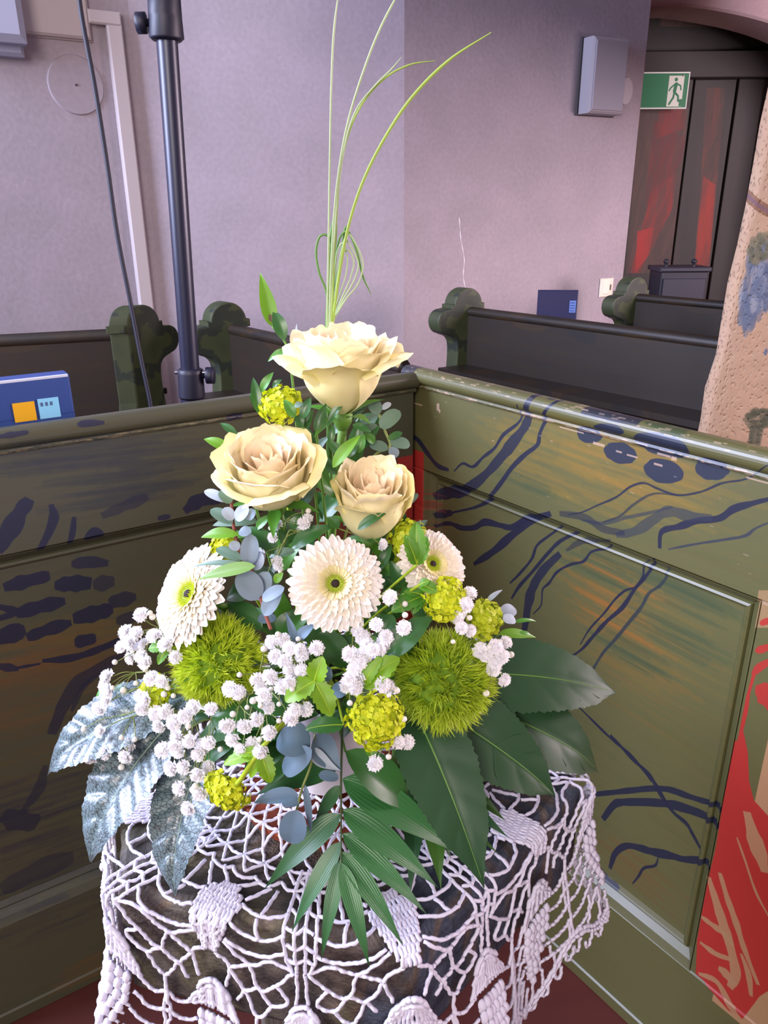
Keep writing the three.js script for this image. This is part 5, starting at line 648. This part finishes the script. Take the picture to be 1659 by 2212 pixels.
fatsia('dark green fatsia leaf with toothed lobes spread over the lace', [905, 1490, 0.545], [
  [[930, 1460, 0.55], [1332, 1497, 0.565], 180, { normal: V(0.1, 0.85, 0.5) }], [[930, 1490, 0.54], [1306, 1664, 0.525], 185, { normal: V(0.05, 0.85, 0.5), hook: 0.1 }], [[905, 1510, 0.525], [1202, 1718, 0.485], 170, { normal: V(0.05, 0.8, 0.6), hook: 0.04 }], [[880, 1500, 0.505], [1046, 1918, 0.418], 165, { normal: V(0.1, 0.7, 0.7), shape: (s) => Math.pow(Math.sin(Math.PI * Math.pow(s, 0.66)), 0.8) * (s > 0.75 ? lerp(1, 0.45, (s - 0.75) / 0.25) : 1) }]], fatsiaDark, phys(0x5f8a3a, 0.45), { ribs: 0.0009, ribN: 6 });
// palm fronds: leaflets along a thin rachis
function frond(label, rachis, leaflets, mats, z, k) {
  const P = rachis.map(([x, y, d]) => W(...z([x, y]), d)), t = thing('palm_frond', label, 'palm leaf', P[0]); part(t, 'rachis', sweep(spline(P, 24), (u) => 0.0013 - 0.0007 * u, 6), std(0x41552c, 0.55));
  leaflets.forEach(([a, b, w, da, db, o = {}], i) => { const A = W(...z(a), da), B = W(...z(b), db); part(t, 'leaflet', leafGeo(A, B, 1.3 * w / k * perPx(A.clone().lerp(B, 0.5)), { shape: palmy, bend: 0.07, fold: 0.18, nL: 20, nW: 8, wave: 0.01, ribs: 0, ...o }), mats[i % mats.length]); });
  return t;
}
const palmRib = noiseMap(128, (x, y) => 128 + 60 * Math.sin(x * Math.PI * 2 * 9) + 20 * plasterFine(x, y)), palmA = phys(0x35713a, 0.36, { bumpMap: palmRib, bumpScale: 0.0003, clearcoat: 0.4, clearcoatRoughness: 0.35 }), palmB = phys(0x2e6433, 0.4, { bumpMap: palmRib, bumpScale: 0.0003, clearcoat: 0.4, clearcoatRoughness: 0.35 });
frond('palm frond hanging forward over the lace in front of the pot', [[660, -40, 0.52], [660, 230, 0.492], [655, 520, 0.468], [655, 800, 0.445], [655, 1010, 0.425]], [
  [[665, 505], [1380, 965], 175, 0.468, 0.452], [[645, 395], [140, 605], 160, 0.475, 0.462, { normal: V(-0.3, 0.8, 0.5) }], [[665, 690], [1235, 1155], 135, 0.452, 0.430], [[650, 545], [490, 800], 64, 0.466, 0.462], [[665, 830], [1170, 1318], 104, 0.442, 0.412], [[650, 715], [195, 1165], 115, 0.452, 0.436], [[660, 940], [1030, 1510], 96, 0.432, 0.398], [[650, 880], [358, 1425], 86, 0.438, 0.41], [[657, 1005], [826, 1640], 86, 0.425, 0.388], [[653, 985], [535, 1595], 74, 0.427, 0.394]], [palmA, palmB], ZB, 2.765);
frond('darker palm frond drooping below the fatsia leaf', [[1000, 300, 0.56], [1090, 480, 0.53], [1170, 620, 0.505], [1230, 740, 0.485]], [
  [[1110, 520], [1066, 1215], 110, 0.52, 0.44], [[1190, 640], [1252, 1165], 115, 0.50, 0.435], [[1150, 590], [1310, 980], 120, 0.51, 0.46], [[1230, 740], [1420, 1010], 110, 0.485, 0.45], [[1240, 560], [1659, 860], 90, 0.52, 0.475], [[1220, 640], [1600, 960], 70, 0.51, 0.46], [[1300, 600], [1540, 1090], 66, 0.51, 0.43], [[1320, 500], [1640, 760], 80, 0.53, 0.5]], [palmB, phys(0x3f6a24, 0.42, { clearcoat: 0.3 })], ZB, 2.765);
// bear grass: each blade
const bladeMats = [phys(0x9bb84a, 0.42), phys(0xa9bf8c, 0.38), phys(0x5c8a3a, 0.45)];
[
  [[[707, 705], [709, 560], [712, 380], [716, 180], [722, 60], [738, -60]], 1, 'tall straight grass blade leaving the top of the frame', 2.4],
  [[[712, 705], [716, 560], [728, 400], [750, 270], [790, 140], [822, 60], [850, 5], [880, -50]], 1, 'tall pale grass blade bowing beside the straight one', 2.6],
  [[[712, 705], [722, 520], [738, 350], [768, 240], [810, 185], [845, 150], [867, 124]], 1, 'slim grass blade ending in a short forked tip', 2.0],
  [[[716, 705], [724, 520], [742, 330], [776, 235], [830, 170], [885, 140], [940, 131]], 0, 'slim grass blade curving over to a level tip', 2.2],
  [[[718, 705], [735, 580], [755, 480], [785, 390], [830, 300], [890, 210], [970, 130], [1061, 70]], 0, 'broad lime grass blade arching far out to the side', 3.6],
  [[[708, 705], [705, 630], [690, 590], [683, 540], [692, 510], [706, 508], [716, 530], [712, 640]], 2, 'looped grass blade bent back left of the bundle', 2.8],
  [[[716, 705], [745, 650], [775, 610], [784, 570], [770, 530], [752, 505], [738, 540], [722, 640]], 1, 'pale looped grass blade forming the outermost white bow', 2.0],
  [[[716, 705], [740, 650], [765, 605], [774, 570], [762, 540], [748, 520], [735, 560], [720, 650]], 1, 'pale looped grass blade forming the second white bow', 2.0],
  [[[716, 705], [738, 645], [757, 600], [764, 565], [752, 540], [742, 545], [730, 600], [718, 660]], 1, 'pale looped grass blade forming the third white bow', 1.9],
  [[[716, 705], [733, 640], [748, 590], [750, 555], [740, 525], [730, 540], [722, 600], [715, 660]], 1, 'pale looped grass blade forming the innermost white bow', 1.8],
  [[[716, 705], [722, 600], [736, 510], [750, 500], [770, 540], [785, 600], [802, 636]], 2, 'dark grass blade folded over with a hanging tip', 2.8],
  [[[706, 710], [710, 620], [714, 520], [720, 470]], 2, 'thick green grass blade at the foot of the bundle', 4.4],
  [[[711, 710], [714, 620], [722, 540], [728, 485]], 2, 'short dark grass blade beside the thick one', 4.0],
  [[[715, 710], [724, 620], [738, 540], [748, 490], [756, 510]], 2, 'short grass blade bent at its tip inside the bundle', 3.0],
].forEach(([pts, m, label, w], i) => { const d = 0.60 + i * 0.0012, P = pts.map(([x, y]) => W(x, y, d)); P.unshift(FOAM.clone().add(V(0.005 * (i % 3), 0.02, -0.01)), W(710, 800, 0.605)); const mesh = new THREE.Mesh(sweep(spline(P, 80), (t) => w * 0.5 * 0.0006 * (t > 0.86 ? 1 - (t - 0.86) / 0.14 * 0.7 : 1), 6, 0.5), bladeMats[m]); mesh.name = numbered('grass_blade'); scene.add(tag(mesh, label, 'grass blade', 'bear grass blades')); });

// ---------------------------------------------------------------- baby's breath
reseed(97);
const gypWhite = phys(0xfbfafc, 0.7, { transmission: 0.3, thickness: 0 }), budMat = std(0xeceadf, 0.6);
const blossomGeos = [0, 1, 2, 3].map((v) => { const gs = []; for (const [n, r, tilt, y] of [[7, 1, 0.15, 0], [7, 0.92, 0.55, 0.05], [6, 0.8, 0.95, 0.1], [5, 0.62, 1.25, 0.12], [3, 0.4, 1.5, 0.15]]) for (let i = 0; i < n; i++) { const ph = rnd() * 6, g = grid(4, 4, (a, b) => { const u = a * 2 - 1; return V(u * 0.52 * (0.3 + 0.7 * b) * (1 - 0.12 * b * b), 0.12 * Math.sin(u * 5 + ph) * b + 0.1 * b * b, b * (1 - 0.10 * Math.abs(Math.sin(u * 3.2)))); }); g.scale(r, r, r); g.rotateX(-tilt + rr(-0.2, 0.2)); g.rotateY(i / n * 6.283 + rr(-0.3, 0.3) + v); g.translate(0, y, 0); gs.push(g); } gs.push(new THREE.SphereGeometry(0.42, 8, 6).scale(1, 0.8, 1).translate(0, 0.32, 0)); return mergeGeometries(gs); });
const budGeo = new THREE.SphereGeometry(1, 10, 8);
const placed = [];
function gyp(label, root, z, list, buds, back = -0.012, size = 1) {
  const t = thing('babys_breath', label, 'baby’s breath', F(...root, 0.03), 'sprays of white baby’s breath'), base = t.position.clone(), heads = [], twigs = [];
  const put = (p, bud) => { const q = z(p); if (placed.some(([x, y]) => Math.hypot(x - q[0], y - q[1]) < (bud ? 8 : 12))) return; placed.push(q); const at = F(q[0], q[1], back + rr(-0.006, 0.008)), s = perPx(at) * (bud ? rr(5.5, 8) : rr(15.5, 19.5)) * size, m = new THREE.Mesh(bud ? budGeo : blossomGeos[Math.floor(rnd() * 4)], bud ? budMat : gypWhite); m.name = bud ? 'bud' : 'blossom'; m.position.copy(at).sub(base); m.scale.setScalar(s); const dir = at.clone().sub(base).normalize().add(toCam(at).multiplyScalar(0.9)).add(V(rr(-0.5, 0.5), rr(-0.3, 0.5), rr(-0.3, 0.3))).normalize(); m.quaternion.setFromUnitVectors(V(0, 1, 0), dir); m.rotateY(rnd() * 6); t.add(m); heads.push(at.addScaledVector(dir, -s * 0.3)); };
  list.forEach((p) => put(p, false)); (buds || []).forEach((p) => put(p, true));
  const forks = []; for (const h of heads) { let f = forks.find((g) => g.c.distanceTo(h) < 0.028); if (!f) { f = { c: h.clone().lerp(base, 0.34).add(V(0, 0.003, -0.006)), n: 0 }; forks.push(f); twigs.push(sweep(spline([base, base.clone().lerp(f.c, 0.5).add(V(0, 0.006, 0)), f.c], 8), 0.0006, 4)); } f.n++; twigs.push(sweep(spline([f.c, f.c.clone().lerp(h, 0.5).add(V(rr(-0.002, 0.002), rr(-0.001, 0.004), 0)), h], 5), 0.00036, 4)); }
  if (twigs.length) { const m = part(t, 'twigs', mergeGeometries(twigs), G.twig); m.userData.kind = 'stuff'; }
}
gyp('baby’s breath spray spreading above the lime viburnum head at the outer left', [400, 1450], Z8, [[905, 975], [810, 1085], [875, 1095], [830, 1150], [780, 1180], [765, 1212], [885, 1185], [925, 1165], [985, 1110], [1005, 1090], [840, 1245], [905, 1240], [925, 1275], [1060, 1165], [1125, 1245]], [[930, 1320], [975, 985], [960, 960], [735, 1275], [1150, 1070], [1000, 1170], [1045, 1160], [740, 1295], [1190, 1070], [1085, 1200]], 0.004);
gyp('baby’s breath spray beside the tip of the glossy fatsia leaf', [390, 1480], Z8, [[690, 1370], [675, 1425], [700, 1455], [970, 1380], [1035, 1400], [690, 1525], [635, 1570], [900, 1490], [935, 1510], [910, 1570], [1000, 1600], [1020, 1680], [1060, 1590]], [[870, 1410], [790, 1455], [1075, 1440], [720, 1440], [1050, 1480], [1110, 1490]], -0.004);
gyp('baby’s breath spray lying on the glossy fatsia leaf', [400, 1540], ZA, [[440, 550], [470, 680], [400, 700], [365, 705], [470, 785], [620, 630], [585, 700], [600, 680]], [[335, 540], [380, 630], [560, 590], [560, 765], [320, 640], [640, 600], [600, 625]], -0.004);
gyp('baby’s breath spray cascading from the mossy ball down the glossy leaf', [480, 1560], ZA, [[770, 450], [790, 515], [875, 500], [940, 460], [990, 410], [1095, 420], [895, 580], [965, 610], [810, 665], [905, 670], [1080, 620], [1020, 690], [860, 770], [935, 765], [1015, 810], [1075, 765], [910, 890], [960, 1010], [1030, 920], [880, 640], [840, 790], [1045, 640]], [[1150, 660], [960, 520], [1000, 880], [920, 690], [985, 900]], -0.012);
gyp('baby’s breath spray in front of the eucalyptus above the drooping viburnum', [560, 1500], ZA, [[1190, 515], [1295, 520], [1365, 480], [1225, 600], [1440, 560], [1275, 660], [1345, 625], [1390, 670], [1410, 340], [1435, 410], [1210, 300], [1255, 320], [1445, 230], [1370, 245], [1390, 290], [1520, 290], [1560, 260], [1570, 470]], [[1500, 490], [1310, 410], [1345, 370], [1265, 215], [1500, 390], [1385, 600], [1225, 450], [1410, 60], [1390, 400], [1580, 300]], -0.014);
gyp('baby’s breath spray between the mossy ball and the three-lobed lime leaf', [640, 1440], Z6b, [[855, 910], [925, 900], [965, 950], [1030, 960], [1045, 1000], [1135, 950], [875, 1005], [935, 1035], [965, 1090], [1040, 1090], [1000, 1100], [905, 1190], [960, 1180], [1000, 1340], [1070, 1340], [1020, 1330]], [[800, 955], [890, 860], [1020, 890], [845, 1210]], -0.010);
gyp('baby’s breath spray hanging under the middle gerbera', [760, 1420], Z6b, [[1395, 840], [1430, 880], [1520, 800], [1580, 880], [1560, 915], [1460, 930], [1350, 985], [1500, 960], [1440, 975], [1540, 960], [1420, 1040], [1380, 1080], [1350, 1140], [1385, 1200], [1330, 1185], [1440, 1130], [1400, 1150], [1360, 1010], [1560, 1180], [1595, 1190]], [[1555, 1220], [1430, 880], [1470, 1020], [1350, 1300], [1600, 1250]], -0.010);
gyp('baby’s breath spray under the half hidden gerbera beside the green heads', [900, 1350], Z7b, [[360, 530], [435, 695], [790, 510], [770, 570], [735, 600], [745, 695], [790, 710], [720, 640]], [[440, 565], [440, 625], [700, 770], [790, 640], [760, 540]], -0.006);
gyp('baby’s breath spray over the inner end of the dark fatsia leaf', [1040, 1420], Z7b, [[985, 775], [930, 800], [970, 850], [880, 840], [930, 880], [920, 915], [975, 975], [850, 820]], [[1015, 840], [900, 800], [880, 1050], [955, 770]], 0.0);
gyp('baby’s breath spray dangling below the large lime viburnum head', [800, 1600], Z7b, [[400, 1315], [450, 1315], [275, 1430], [330, 1000], [350, 990]], [[350, 1395], [435, 1190], [315, 1035], [365, 1065], [395, 1035]], -0.004);
gyp('baby’s breath spray deep between the rose stems', [640, 1150], Z6b, [[885, 160], [1055, 150], [860, 240], [885, 385], [895, 420], [1555, 285], [790, 340], [1080, 120]], [[905, 460], [845, 180], [1085, 70], [810, 525]], 0.016, 0.8);

// ---------------------------------------------------------------- hand over
scene.traverse((o) => { if (o.isMesh || o.isLight) { if (!o.isRectAreaLight) o.castShadow = true; if (o.isMesh) o.receiveShadow = true; } });
renderer.render(scene, camera);
